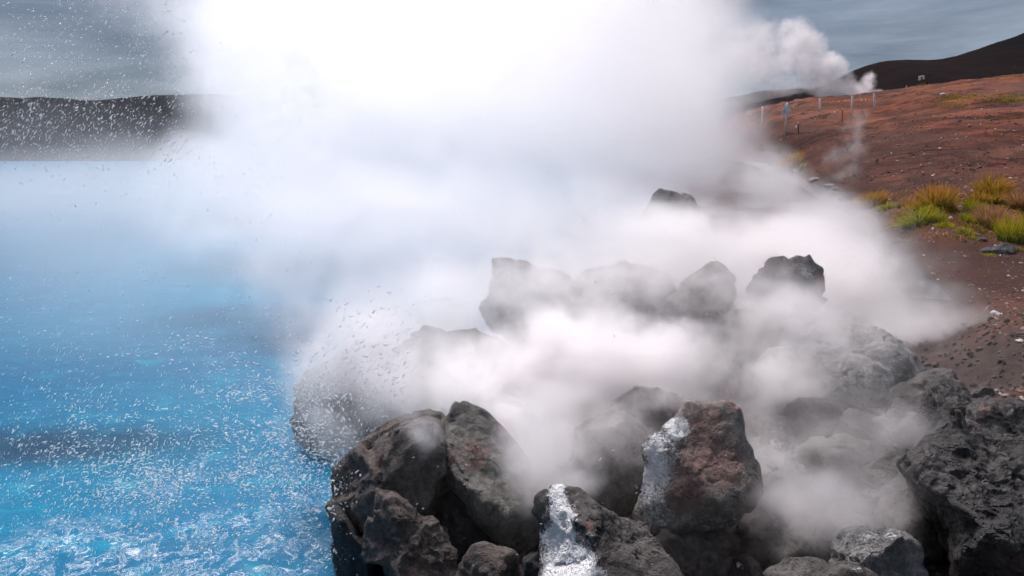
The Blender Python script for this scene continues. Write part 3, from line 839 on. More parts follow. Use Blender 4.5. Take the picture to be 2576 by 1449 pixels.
def empty(name, loc, rz=0.0):
    o = bpy.data.objects.new(name, None)
    o.empty_display_size = 0.2
    o.location = loc
    o.rotation_euler = (0, 0, rz)
    col.objects.link(o)
    return o

def tube(p0, p1, r0, r1=None, n=10):
    """vertices and faces of a capped tapered tube"""
    r1 = r0 if r1 is None else r1
    p0, p1 = Vector(p0), Vector(p1)
    d = (p1 - p0).normalized()
    a = d.orthogonal().normalized(); b = d.cross(a)
    V, F = [], []
    for p, r in ((p0, r0), (p0.lerp(p1, 0.985), r1), (p1, r1 * 0.75)):
        for i in range(n):
            t_ = 2 * math.pi * i / n
            V.append(tuple(p + (a * math.cos(t_) + b * math.sin(t_)) * r))
    for j in range(2):
        for i in range(n):
            F.append((j * n + i, j * n + (i + 1) % n, (j + 1) * n + (i + 1) % n, (j + 1) * n + i))
    F.append(tuple(reversed(range(n)))); F.append(tuple(range(2 * n, 3 * n)))
    return V, F

def plate(outline, y, th, bevel=0.004):
    """a flat plate in the xz plane with bevelled rims"""
    bm = bmesh.new()
    vs = [bm.verts.new((x, y, z)) for x, z in outline]
    fc = bm.faces.new(vs)
    ex = bmesh.ops.extrude_face_region(bm, geom=[fc])
    bmesh.ops.translate(bm, verts=[v for v in ex['geom'] if isinstance(v, bmesh.types.BMVert)], vec=(0, th, 0))
    bmesh.ops.bevel(bm, geom=list(bm.edges), offset=bevel, segments=1, affect='EDGES')
    bmesh.ops.recalc_face_normals(bm, faces=bm.faces)
    V = [v.co[:] for v in bm.verts]; F = [[v.index for v in f.verts] for f in bm.faces]
    bm.verts.index_update()
    V = [v.co[:] for v in bm.verts]; F = [tuple(v.index for v in f.verts) for f in bm.faces]
    bm.free()
    return V, F

def rounded(pts, r, seg=4):
    out = []
    n = len(pts)
    for i in range(n):
        p = Vector(pts[i]); a = (Vector(pts[i - 1]) - p).normalized(); b = (Vector(pts[(i + 1) % n]) - p).normalized()
        s, e = p + a * r, p + b * r
        for k in range(seg + 1):
            t_ = k / seg
            out.append(tuple(s * (1 - t_) ** 2 + p * 2 * t_ * (1 - t_) + e * t_ ** 2))
    return out

ZS = (1838.0, 134.2, 0.1574)
ZB = (2213.7, 134.2, 0.1406)
def zs(x, y, z=ZS): return z[0] + x * z[2], z[1] + y * z[2]

def foot_at(x, y, Y, z=ZS):
    px, py = zs(x, y, z)
    g = at(px, py, Y)
    return Vector((g.x, g.y, float(ground_z([(g.x, g.y)])[0])))

# triangular road sign seen from behind
ft = foot_at(867, 1290, 52)
sg = empty('road_sign', ft)
tag(sg, 'triangular grey road sign seen from behind on a tall steel post', 'road sign')
top = at(*zs(878, 780), 52).z - ft.z
V, F = tube((0, 0, -0.3), (0.03, 0, top - 0.03), 0.06); mesh_obj('post', V, F, M['steel'], sg)
tri = rounded([(-0.36, top - 0.62), (0.37, top - 0.60), (0.02, top + 0.06)], 0.06)
V, F = plate(tri, 0.045, 0.02); mesh_obj('triangle_plate', V, F, M['white'], sg, smooth=False)
V, F = plate(rounded([(-0.34, top - 0.92), (0.35, top - 0.90), (0.35, top - 0.645), (-0.34, top - 0.665)], 0.03), 0.045, 0.02); mesh_obj('lower_plate', V, F, M['white'], sg, smooth=False)
for zz in (top - 0.5, top - 0.68, top - 0.82):
    V, F = plate([(-0.28, zz - 0.02), (0.29, zz - 0.02), (0.29, zz + 0.02), (-0.28, zz + 0.02)], 0.015, 0.034); mesh_obj('bracket', V, F, M['steel'], sg, smooth=False)

# steel posts along the crest
for bx, by, tx, ty, Y, lab in [(508, 1120, 515, 852, 60, 'thin steel post standing left of the triangular road sign'),
                               (1430, 955, 1430, 722, 60, 'upright steel post under the left end of the white plume'),
                               (1930, 945, 1948, 682, 60, 'steel post leaning right, middle of the three by the plume'),
                               (2300, 940, 2292, 640, 60, 'tallest steel post at the right end of the plume')]:
    ft = foot_at(bx, by, Y)
    e = empty('steel_post', ft); tag(e, lab, 'post', 'steel posts on the red crest')
    tp = at(*zs(tx, ty), Y) - ft
    V, F = tube((-0.1 * tp.x, 0, -0.3), (tp.x, 0, tp.z), 0.075); mesh_obj('pipe', V, F, M['steel'], e)
    V, F = tube((tp.x, 0, tp.z - 0.02), (tp.x, 0, tp.z + 0.03), 0.088); mesh_obj('cap', V, F, M['steel'], e)

def tag_mesh(c, s, tilt):
    """a knotted white rag: a knot and a hanging tongue"""
    V, F = tube(c + Vector((0, 0, s * 0.55)), c + Vector((tilt * s, 0.02, -s * 0.7)), s * 0.42, s * 0.16, 7)
    return V, F
# wooden stakes, each with a white rag
for bx, by, tx, ty, gx, gy, Y, lab in [(1085, 1355, 1083, 1070, 1085, 1108, 50, 'wooden stake with a white rag right of the triangular road sign'),
                                       (1780, 1135, 1792, 800, 1788, 885, 55, 'taller wooden stake with a white rag below the plume')]:
    ft = foot_at(bx, by, Y)
    e = empty('wooden_stake', ft); tag(e, lab, 'stake', 'wooden stakes on the red slope')
    tp = at(*zs(tx, ty), Y) - ft
    V, F = tube((0, 0, -0.3), (tp.x, 0, tp.z), 0.04, 0.032, 6); mesh_obj('stake', V, F, M['wood'], e)
    V, F = tag_mesh(at(*zs(gx, gy), Y - 0.05) - ft, 0.11, 0.0); mesh_obj('rag', V, F, M['white'], e)

def rope(pts, tags, lab):
    pts = [at(*zs(x, y), Y) for x, y, Y in pts]
    o = empty('marker_rope', pts[0]); tag(o, lab, 'rope', 'marker ropes on the red slope')
    V, F = [], []
    for a, b in zip(pts[:-1], pts[1:]):
        v, f = tube(a - pts[0], b - pts[0], 0.009, 0.009, 5)
        F += [tuple(i + len(V) for i in q) for q in f]; V += v
    mesh_obj('cord', V, F, M['wood'], o)
    for x, y, Y, s, ti in tags:
        v, f = tag_mesh(at(*zs(x, y), Y) - pts[0], s, ti); mesh_obj('rag', v, f, M['white'], o)
rope([(1430, 760, 59.9), (1525, 760, 59.9), (1625, 758, 59.9), (1730, 760, 59.9), (1838, 745, 59.9), (1940, 728, 59.9), (1975, 726, 59.9), (2093, 736, 59.9), (2162, 724, 59.9), (2296, 706, 59.9)],
     [(1525, 770, 59.9, 0.11, -0.1), (1625, 766, 59.9, 0.07, 0.3), (1730, 772, 59.9, 0.12, -0.2), (1838, 757, 59.9, 0.13, -0.5), (1975, 738, 59.9, 0.11, -0.2), (2093, 748, 59.9, 0.13, -0.4), (2162, 737, 59.9, 0.11, -0.3)],
     'marker rope with white rags strung between the three posts by the plume')
rope([(1084, 1130, 50), (1358, 1040, 52), (1668, 935, 54), (1788, 905, 55)],
     [(1358, 1050, 52, 0.09, -0.3), (1668, 944, 54, 0.12, -0.4)], 'lower marker rope with white rags between the two wooden stakes')
rope([(330, 985, 58), (512, 960, 59.9), (760, 1010, 54), (868, 1120, 52), (1055, 1160, 50.2), (1083, 1160, 50)],
     [(330, 996, 58, 0.13, 0.2), (1055, 1172, 50.2, 0.12, -0.3)], 'marker rope with white rags running past the triangular road sign into the steam')

# board on a rusty post at the crest
ft = foot_at(758, 575, 80, ZB)
e = empty('notice_board', ft); tag(e, 'small white notice board tilted on a rusty post at the crest', 'notice board')
tp = at(*zs(750, 428, ZB), 80) - ft
V, F = tube((0.05, 0, -0.3), (tp.x, 0, tp.z), 0.07, 0.06, 6); mesh_obj('post', V, F, M['rust_post'], e)
cn = [at(*zs(x, y, ZB), 80) - ft for x, y in ((697, 484), (806, 462), (804, 384), (695, 406))]
V, F = plate([(p.x, p.z) for p in cn], 0.08, 0.03); mesh_obj('board', V, F, M['white'], e, smooth=False)
c = sum(cn, Vector()) / 4
V, F = plate([(c.x - 0.2, c.z - 0.06), (c.x + 0.16, c.z + 0.0), (c.x + 0.16, c.z + 0.05), (c.x - 0.2, c.z - 0.01)], 0.05, 0.026); mesh_obj('bracket', V, F, M['rust_post'], e, smooth=False)
ft = foot_at(857, 568, 81, ZB); tp = at(*zs(854, 365, ZB), 81) - ft
e = empty('rusty_post', ft); tag(e, 'bare rusty post right of the white notice board', 'post')
V, F = tube((0, 0, -0.3), (tp.x, 0, tp.z), 0.06, 0.05, 6); mesh_obj('shaft', V, F, M['rust_post'], e)
V, F = tube((tp.x, 0, tp.z - 0.02), (tp.x, 0, tp.z + 0.03), 0.075, None, 6); mesh_obj('cap', V, F, M['rust_post'], e)
ft = foot_at(2385, 360, 84, ZB); tp = at(*zs(2430, 200, ZB), 84) - ft
e = empty('leaning_pole', ft); tag(e, 'dark leaning pole on the crest at the right edge', 'pole')
V, F = tube((0, 0, -0.3), (tp.x, 0, tp.z), 0.06, 0.04, 6); mesh_obj('shaft', V, F, M['rust_post'], e)
ft = foot_at(470, 628, 79, ZB)
e = empty('marker_cone', ft); tag(e, 'small orange marker cone on the crest between plume and notice board', 'marker')
V, F = tube((0, 0, 0.02), (0.03, 0, 0.36), 0.13, 0.04, 10); mesh_obj('cone', V, F, M['orange'], e)
V, F = plate(rounded([(-0.17, -0.03), (0.17, -0.03), (0.17, 0.03), (-0.17, 0.03)], 0.02), -0.15, 0.3); mesh_obj('base', V, F, M['orange'], e)

# ------------------------------------------------------------------ stones on the bank
Z8 = (1945.4, 375.6, 0.324)
Z7 = (1811.3, 0.0, 0.3332)
def stone(x, y, w, h, z, mat, seed, lab, crust=()):
    px, py = zs(x, y, z)
    g = ground_hit(px, py)
    k = g.y / FPX * z[2]
    rg = np.random.default_rng(seed)
    V, F = ico(4)
    N = rg.normal(size=(9, 3)); N /= np.linalg.norm(N, axis=1)[:, None]
    D = rg.uniform(0.7, 1.0, 9)
    q = np.maximum(V @ N.T, 0) / D
    rr = ((q ** 14).sum(1) + 1) ** (-1 / 14)
    P = V * rr[:, None] * np.array([w * k / 2, w * k * 0.4, h * k * 0.75])
    P += V * (0.06 * h * k * fbm(P / (h * k) * 2 + seed, 4))[:, None]
    P[:, 2] += h * k * 0.15
    o = mesh_obj('stone', P, F, M[mat], attrs={'crust': np.full(len(P), 0.9 if crust else 0.0), 'rust': np.zeros(len(P))})
    o.location = g
    o.rotation_euler = (0, 0, rg.uniform(-0.3, 0.3))
    return tag(o, lab, 'stone', 'stones lying on the bank')
stone(1800, 800, 190, 80, Z8, 'basalt_dark', 61, 'long dark grey stone by the grass at the right edge')
stone(1685, 805, 140, 50, Z8, 'basalt_dark', 62, 'flat dark stone touching the long dark grey stone on its left')
stone(1620, 712, 80, 34, Z8, 'basalt_dark', 63, 'small dark stone below the tan grass tussock')
stone(1715, 1275, 60, 28, Z8, 'basalt_pale', 64, 'pale cream stone alone on the bare bank, left of its pair', True)
stone(1755, 1285, 55, 18, Z8, 'basalt_pale', 65, 'flat pale cream stone, right of the pair on the bare bank', True)
stone(1097, 605, 44, 28, Z8, 'basalt_pale', 66, 'light stone at the foot of the spiky green tussock', True)
stone(1238, 625, 26, 16, Z8, 'basalt_pale', 67, 'tiny light stone right of the spiky green tussock', True)
stone(1376, 542, 30, 18, Z8, 'basalt_pale', 68, 'light stone in the gap between the tussock clumps', True)
stone(1577, 1152, 22, 16, Z7, 'basalt_pale', 69, 'grey stone halfway down the bare red slope')
stone(1880, 958, 26, 14, Z7, 'basalt_pale', 70, 'grey stone high on the red slope below the dry grass strip')
stone(1604, 1197, 20, 12, Z7, 'basalt_pale', 71, 'grey stone just below another on the bare red slope')
stone(1465, 1392, 22, 14, Z7, 'basalt_pale', 72, 'grey stone left of the golden tussocks at the slope foot')
stone(1585, 1241, 18, 12, Z7, 'basalt_pale', 73, 'white stone on the middle of the red slope', True)
stone(1370, 1303, 20, 12, Z7, 'basalt_pale', 74, 'white stone low on the red slope left of centre', True)
stone(1680, 718, 40, 14, Z7, 'basalt_pale', 75, 'pale pinkish stone at the left end of the dry grass strip', True)
for i, (x, y, w, h, lab) in enumerate([(440, 290, 90, 26, 'white crusted slab in the creek, uppermost of the pair'), (490, 318, 80, 24, 'white crusted slab in the creek, lower of the pair'),
                                       (470, 352, 70, 26, 'white crusted stone on the near side of the creek slabs'), (400, 455, 110, 40, 'grey wet stone in the creek at the steam edge'),
                                       (540, 410, 80, 50, 'round grey stone in the creek below the slabs'), (330, 240, 120, 26, 'pale slab at the upper bend of the creek'),
                                       (970, 720, 130, 30, 'dark flat stone in the wisps below the grass'), (620, 800, 90, 60, 'dim stone inside the creek steam')]):
    stone(x, y, w, h, Z8, 'basalt_pale' if i in (0, 1, 2, 5) else 'basalt', 80 + i, lab, False)

# loose gravel of the slope: too many to count
rg = np.random.default_rng(5)
N_G = 17000
yy = 3.6 * (80 / 3.6) ** rg.random(N_G) ** 1.35
uu = rg.uniform(0.28, 1.0, N_G)
xy = np.stack([uu * yy, yy], 1)
gz = ground_z(xy)
ok = (gz > 0.25) & (creek_dist(xy) > 0.5)
xy, gz, yy = xy[ok], gz[ok], yy[ok]
n = len(xy)
base = np.array([(1, 0, 0), (-1, 0, 0), (0, 1, 0), (0, -1, 0), (0, 0, 1), (0, 0, -1)], float)
bf = np.array([(0, 2, 4), (2, 1, 4), (1, 3, 4), (3, 0, 4), (2, 0, 5), (1, 2, 5), (3, 1, 5), (0, 3, 5)])
sz = (0.008 + 0.030 * rg.random(n) ** 4) * np.clip(yy / 12, 0.8, 2.2)
P = base[None] * (rg.uniform(0.6, 1.3, (n, 6, 1))) * (sz[:, None, None] * np.array([1.2, 1.0, 0.7]))
a = rg.uniform(0, 6.28, n); ca, sa = np.cos(a)[:, None], np.sin(a)[:, None]
P = np.stack([P[..., 0] * ca - P[..., 1] * sa, P[..., 0] * sa + P[..., 1] * ca, P[..., 2]], -1)
P += np.column_stack([xy, gz + sz * 0.3])[:, None, :]
F = (bf[None] + 6 * np.arange(n)[:, None, None]).reshape(-1, 3)
sh = rg.random(n) ** 1.6
sh = np.where(rg.random(n) < 0.035, 1.0, np.minimum(sh, 0.8))
gr = mesh_obj('gravel', P.reshape(-1, 3), F, M['pebble'], smooth=False, attrs={'shade': np.repeat(sh, 6)})
tag(gr, 'loose red and pale gravel scattered over the slope', 'gravel', kind='stuff')

# ------------------------------------------------------------------ grass
def blades(n, rx, ry, hmin, hmax, width, spread, seed, plume=0.0, zfun=None, lean=(0, 0)):
    rg = np.random.default_rng(seed)
    a = rg.uniform(0, 2 * math.pi, n); r = np.sqrt(rg.random(n))
    bx, by = r * np.cos(a) * rx, r * np.sin(a) * ry
    h = rg.uniform(hmin, hmax, n) * (1.0 - 0.35 * r ** 2)
    out = (spread * (0.25 + r) * rg.uniform(0.4, 1.3, n))
    dx, dy = np.cos(a + rg.normal(0, 0.5, n)) * out + lean[0], np.sin(a + rg.normal(0, 0.5, n)) * out + lean[1]
    fa = rg.uniform(0, math.pi, n)
    K = 5
    V = np.zeros((n, K, 2, 3)); al = np.zeros((n, K, 2))
    isp = rg.random(n) < plume
    for k in range(K):
        t_ = k / (K - 1)
        cx = bx + dx * h * t_ ** 1.8; cyy = by + dy * h * t_ ** 1.8
        cz = h * (t_ - 0.28 * np.hypot(dx, dy) * t_ ** 2)
        w = width * (1 - 0.85 * t_) * np.where(isp, np.where(t_ > 0.6, 3.2, 0.6), 1.0)
        ox, oy = np.cos(fa) * w, np.sin(fa) * w
        V[:, k, 0] = np.stack([cx - ox, cyy - oy, cz], 1); V[:, k, 1] = np.stack([cx + ox, cyy + oy, cz], 1)
        al[:, k, :] = np.where(isp, t_ * 1.15, t_ * 0.8)[:, None]
    i0 = (np.arange(n)[:, None] * K + np.arange(K - 1)[None]) * 2
    F = np.stack([i0, i0 + 1, i0 + 3, i0 + 2], -1).reshape(-1, 4)
    shade = np.repeat(rg.random(n), K * 2)
    return V.reshape(-1, 3), F, al.ravel(), shade

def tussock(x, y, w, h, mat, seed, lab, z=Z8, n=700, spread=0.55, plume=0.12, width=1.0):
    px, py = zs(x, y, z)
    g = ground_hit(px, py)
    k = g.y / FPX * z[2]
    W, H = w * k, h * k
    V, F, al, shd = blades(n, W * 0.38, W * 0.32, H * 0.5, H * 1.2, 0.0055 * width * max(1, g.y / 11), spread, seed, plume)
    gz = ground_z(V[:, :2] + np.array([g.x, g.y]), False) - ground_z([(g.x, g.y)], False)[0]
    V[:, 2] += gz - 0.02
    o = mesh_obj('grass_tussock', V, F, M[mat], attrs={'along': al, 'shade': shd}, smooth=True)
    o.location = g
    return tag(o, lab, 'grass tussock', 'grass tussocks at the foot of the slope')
tussock(770, 455, 220, 140, 'grass_gold', 101, 'golden tussock with tan seed heads, leftmost by the steam', plume=0.3)
tussock(1120, 580, 260, 165, 'grass_green', 102, 'spiky bright yellow green tussock in front of the others', n=420, spread=0.9, plume=0.0, width=1.7)
tussock(1050, 500, 180, 100, 'grass_gold', 103, 'low olive tussock behind the spiky green one', plume=0.1)
tussock(1265, 455, 270, 200, 'grass_gold', 104, 'big golden tussock with tall reddish seed heads in the middle', n=800, plume=0.35)
tussock(1205, 430, 130, 90, 'grass_green', 105, 'deep green patch at the left foot of the big golden tussock', plume=0.0)
tussock(1690, 375, 270, 190, 'grass_gold', 106, 'tall golden tussock at upper right with a few high stalks', n=800, plume=0.2)
tussock(1560, 480, 200, 95, 'grass_green', 107, 'dark green tussock below the tall golden one', plume=0.0)
tussock(1520, 560, 170, 70, 'grass_green', 108, 'yellow green low tussock left of the tan feathery one', plume=0.05)
tussock(1700, 610, 300, 190, 'grass_tan', 109, 'feathery tan tussock near the right edge', n=800, plume=0.5)
tussock(1850, 715, 260, 210, 'grass_green', 110, 'large green and gold tussock at the right edge', n=800, plume=0.1)
tussock(1915, 470, 170, 160, 'grass_tan', 111, 'reddish tan feathery tussock cut by the right edge', plume=0.6)
tussock(1490, 655, 180, 65, 'grass_green', 112, 'thin low green tussock above the wisps', n=260, plume=0.05)
tussock(1290, 565, 140, 70, 'grass_green', 113, 'small green tuft right of the spiky tussock', n=220, plume=0.0)
tussock(895, 628, 80, 44, 'grass_tan', 114, 'small pale tuft at the edge of the steam', n=140, plume=0.2)
tussock(960, 560, 150, 80, 'grass_tan', 115, 'brownish tuft over the dark hollow left of the spiky tussock', n=260, plume=0.3)
tussock(1020, 450, 150, 90, 'grass_tan', 116, 'faded tan tuft behind the low olive tussock', n=240, plume=0.6)
tussock(1540, 698, 70, 40, 'grass_green', 117, 'tiny green tuft beside the small dark stone', n=120, plume=0.0)
tussock(1900, 782, 70, 34, 'grass_green', 118, 'tiny green tuft right of the long dark grey stone', n=120, plume=0.0)
tussock(1670, 828, 130, 34, 'grass_green', 119, 'short green fringe in front of the flat dark stone', n=200, plume=0.0)
tussock(120, 150, 230, 120, 'grass_gold', 120, 'far golden grass clump beside the upper creek', n=500, plume=0.3)
tussock(200, 165, 120, 60, 'grass_green', 121, 'green foot of the far grass clump beside the upper creek', n=250, plume=0.0)

for x, y, w, h, mt, sd, lab in [(700, 420, 130, 90, 'grass_gold', 131, 'thin golden tuft left of the leftmost tussock'), (880, 470, 150, 70, 'grass_green', 132, 'ragged green tuft right of the leftmost tussock'),
                               (1180, 520, 160, 90, 'grass_gold', 133, 'golden tuft tucked behind the spiky tussock'), (1350, 400, 150, 130, 'grass_tan', 134, 'tan feathery tuft on the right of the big golden tussock'),
                               (1180, 390, 150, 120, 'grass_tan', 135, 'reddish feathery tuft on the left of the big golden tussock'), (1600, 420, 180, 110, 'grass_gold', 136, 'gold green tuft left of the tall golden tussock'),
                               (1640, 540, 180, 90, 'grass_green', 137, 'bright green tuft under the tall golden tussock'), (1790, 640, 220, 150, 'grass_tan', 138, 'pale tan tuft between the feathery and the large green tussock'),
                               (1760, 430, 200, 120, 'grass_gold', 139, 'orange gold tuft right of the tall golden tussock'), (1930, 620, 180, 170, 'grass_gold', 140, 'gold tuft cut by the right edge above the large green tussock'),
                               (1380, 470, 130, 60, 'grass_gold', 141, 'low gold tuft in the gap right of the big golden tussock'), (1330, 600, 170, 40, 'grass_green', 142, 'sparse green fringe right of the light stone')]:
    tussock(x, y, w, h, mt, sd, lab, n=420, plume=0.35 if mt == 'grass_tan' else 0.1)
rg = np.random.default_rng(78)
VV, FF, AA, SS, off = [], [], [], [], 0
for i in range(150):
    px, py = zs(rg.uniform(620, 1950), rg.uniform(330, 720), Z8)
    if py < 375.6 + 0.324 * (520 - 0.12 * ((px - 1945) / 0.324)) - 60: continue
    g = ground_hit(px, py, 5, 40)
    if creek_dist(np.array([[g.x, g.y]]))[0] < 0.5: continue
    V, F, al, shd = blades(rg.integers(10, 60), rg.uniform(0.1, 0.4), rg.uniform(0.1, 0.3), 0.03, rg.uniform(0.08, 0.2), 0.007, 0.8, 1300 + i, 0.1)
    V = V + np.array(g)
    V[:, 2] += ground_z(V[:, :2]) - g.z
    VV.append(V); FF.append(F + off); AA.append(al); SS.append(shd); off += len(V)
sg_ = mesh_obj('short_grass', np.concatenate(VV), np.concatenate(FF), M['grass_gold'], attrs={'along': np.concatenate(AA), 'shade': np.concatenate(SS)})
tag(sg_, 'sparse short grass spreading between the tussocks', 'grass', kind='stuff')

# dry grass strip high on the slope: one mat of blades
rg = np.random.default_rng(77)
pts = []
for (px0, px1, py0, py1, cnt) in [(2370, 2576, 240, 252, 1500), (2440, 2576, 250, 257, 700), (2500, 2576, 190, 200, 250), (2300, 2350, 213, 218, 200), (2360, 2410, 262, 272, 300)]:
    for _ in range(cnt // 50):
        px, py = rg.uniform(px0, px1), rg.uniform(py0, py1)
        g = ground_hit(px, py, 30, 110)
        pts.append(g)
VV, FF, AA, SS, off = [], [], [], [], 0
for i, g in enumerate(pts):
    V, F, al, shd = blades(60, 0.9, 0.6, 0.08, 0.24, 0.018, 0.5, 900 + i, 0.1)
    V = V + np.array(g)
    V[:, 2] += ground_z(V[:, :2])  - g.z
    VV.append(V); FF.append(F + off); AA.append(al); SS.append(shd); off += len(V)
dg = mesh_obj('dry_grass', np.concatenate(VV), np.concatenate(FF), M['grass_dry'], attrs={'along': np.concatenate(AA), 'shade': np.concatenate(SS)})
tag(dg, 'strip of dry yellow grass high on the red slope', 'grass', kind='stuff')

# ------------------------------------------------------------------ flying spray
rg = np.random.default_rng(21)
def drops(x0, x1, y0, y1, cnt, Y0, Y1, l0, l1, dirn, jit, clump=0.0):
    out = []
    cx = None
    for i in range(cnt):
        if clump and (cx is None or rg.random() < 0.07):
            cx = (rg.uniform(x0, x1), rg.uniform(y0, y1), rg.uniform(Y0, Y1))
        if clump and rg.random() < clump:
            px, py, Y = cx[0] + rg.normal(0, 34), cx[1] + rg.normal(0, 26), cx[2] + rg.normal(0, 0.12)
        else:
            px, py, Y = x0 + (x1 - x0) * (rg.beta(1.0, 1.45) if x0 == 0 else rg.random()) * 1.12 + rg.normal(0, 25), rg.uniform(y0, y1) + rg.normal(0, 30), rg.uniform(Y0, Y1)
        p = at(px, py, max(Y, 1.2))
        if p.z < 0.015: continue
        L = l0 + (l1 - l0) * rg.random() ** 3.2
        L *= 1.0 * p.y / 3.0
        d = np.array(dirn) + rg.normal(0, jit, 3)
        out.append((p[:], L, d / np.linalg.norm(d), rg.uniform(0.14, 0.36)))
    return out
def arcs(cnt, sx, sy, sY, v0, v1, per):
    """drops strung along ballistic arcs thrown leftwards from a splash at (sx, sy, sY)"""
    out = []
    for _ in range(cnt):
        o = at(sx + rg.normal(0, 60), sy + rg.normal(0, 50), sY + rg.normal(0, 0.35))
        if o.z < 0.02: o.z = 0.03
        sp_ = rg.uniform(v0, v1)
        el = rg.uniform(0.35, 1.15); az = rg.normal(0, 0.5)
        v = np.array([-math.cos(el) * math.cos(az) * sp_, -math.cos(el) * math.sin(az) * sp_ - 0.25 * sp_, math.sin(el) * sp_])
        T = 2 * v[2] / 9.8
        t0 = rg.uniform(0, 0.6) * T
        t1 = t0 + rg.uniform(0.12, 0.5) * T
        for k in range(rg.integers(per // 2, per)):
            t_ = rg.uniform(t0, t1)
            p = np.array(o) + v * t_ + np.array([0, 0, -4.9 * t_ * t_]) + rg.normal(0, 0.02 + 0.05 * t_, 3)
            if p[2] < 0.015 or p[1] < 1.3: continue
            d = v + np.array([0, 0, -9.8 * t_]); d = d / np.linalg.norm(d) + rg.normal(0, 0.15, 3)
            L = (0.005 + 0.020 * rg.random() ** 3) * p[1] / 3.0
            out.append((tuple(p), L, d / np.linalg.norm(d), rg.uniform(0.18, 0.45)))
    return out
D = []
D += drops(0, 460, 0, 260, 1000, 2.0, 4.5, 0.004, 0.020, (-0.75, 0, -0.45), 0.25, 0.55)
D += drops(0, 450, 0, 420, 1500, 2.0, 4.5, 0.004, 0.024, (-0.65, 0, -0.6), 0.25, 0.35)
D += drops(0, 440, 230, 420, 1500, 2.0, 4.5, 0.004, 0.022, (-0.5, 0, -0.75), 0.25, 0.45)
D += drops(0, 760, 400, 760, 500, 2.0, 4.5, 0.004, 0.020, (-0.45, 0, -0.85), 0.3, 0.6)
D += drops(0, 900, 700, 1000, 900, 2.0, 4.4, 0.004, 0.024, (-0.6, 0, -0.7), 0.3, 0.7)
D += drops(0, 860, 950, 1250, 2200, 1.9, 4.0, 0.004, 0.030, (-0.45, 0, -0.85), 0.25, 0.75)
D += drops(0, 830, 1150, 1449, 3600, 1.9, 3.2, 0.004, 0.028, (-0.55, 0, -0.7), 0.5, 0.8)
D += drops(740, 1000, 900, 1240, 1900, 3.4, 4.4, 0.006, 0.034, (-0.6, 0, -0.5), 0.4, 0.7)
D += drops(830, 1020, 760, 960, 800, 3.8, 4.5, 0.006, 0.030, (-0.7, 0, -0.4), 0.4, 0.6)
D += drops(1280, 1720, 690, 850, 200, 3.4, 4.0, 0.005, 0.022, (-0.7, 0, -0.4), 0.5)
D += drops(860, 1600, 1080, 1449, 90, 2.0, 2.6, 0.004, 0.020, (-0.85, 0, -0.35), 0.2)
D += drops(300, 1300, 0, 700, 250, 2.0, 4.0, 0.004, 0.012, (-0.6, 0, -0.6), 0.4)
D += drops(0, 900, 0, 1300, 5000, 1.8, 4.4, 0.0025, 0.006, (-0.55, 0, -0.7), 0.2, 0.6)
D += arcs(120, 860, 1150, 4.0, 2.0, 5.5, 44)
D += arcs(60, 820, 1300, 3.3, 1.5, 4.0, 40)
D += arcs(60, 450, 1250, 3.3, 1.0, 3.0, 36)
n = len(D)
pos = np.array([d[0] for d in D]); Ls = np.array([d[1] for d in D]); dr = np.array([d[2] for d in D]); asp = np.array([d[3] for d in D])
up = np.tile([0.0, 1.0, 0.0], (n, 1))
a1 = np.cross(dr, up); a1 /= np.linalg.norm(a1, axis=1)[:, None]
a2 = np.cross(dr, a1)
wd = Ls * asp
P = np.zeros((n, 6, 3))
j = rg.uniform(0.7, 1.3, (n, 6, 1))
P[:, 0] = a1 * wd[:, None]; P[:, 1] = -a1 * wd[:, None]; P[:, 2] = a2 * wd[:, None]; P[:, 3] = -a2 * wd[:, None]
P[:, 4] = dr * Ls[:, None]; P[:, 5] = -dr * Ls[:, None]
P = P * j * 0.5 + pos[:, None, :]
F = (bf[None] + 6 * np.arange(n)[:, None, None]).reshape(-1, 3)
sp = mesh_obj('spray', P.reshape(-1, 3), F, M['water_drop'], smooth=True)
tag(sp, 'flying water droplets and splash over the blue lake', 'spray', kind='stuff')

# ------------------------------------------------------------------ steam
def steam_material(name, aniso=0.6, colr=(0.9998, 0.9925, 0.9940)):
    m = bpy.data.materials.new(name)
    m.use_nodes = True
    n, l = m.node_tree.nodes, m.node_tree.links
    n.clear()
    o = n.new('ShaderNodeOutputMaterial')
    v = n.new('ShaderNodeVolumePrincipled')
    v.inputs['Color'].default_value = colr + (1,)
    v.inputs['Density'].default_value = 1.0
    v.inputs['Anisotropy'].default_value = aniso
    l.new(v.outputs[0], o.inputs['Volume'])
    return m
M['steam'] = steam_material('steam_vapour')

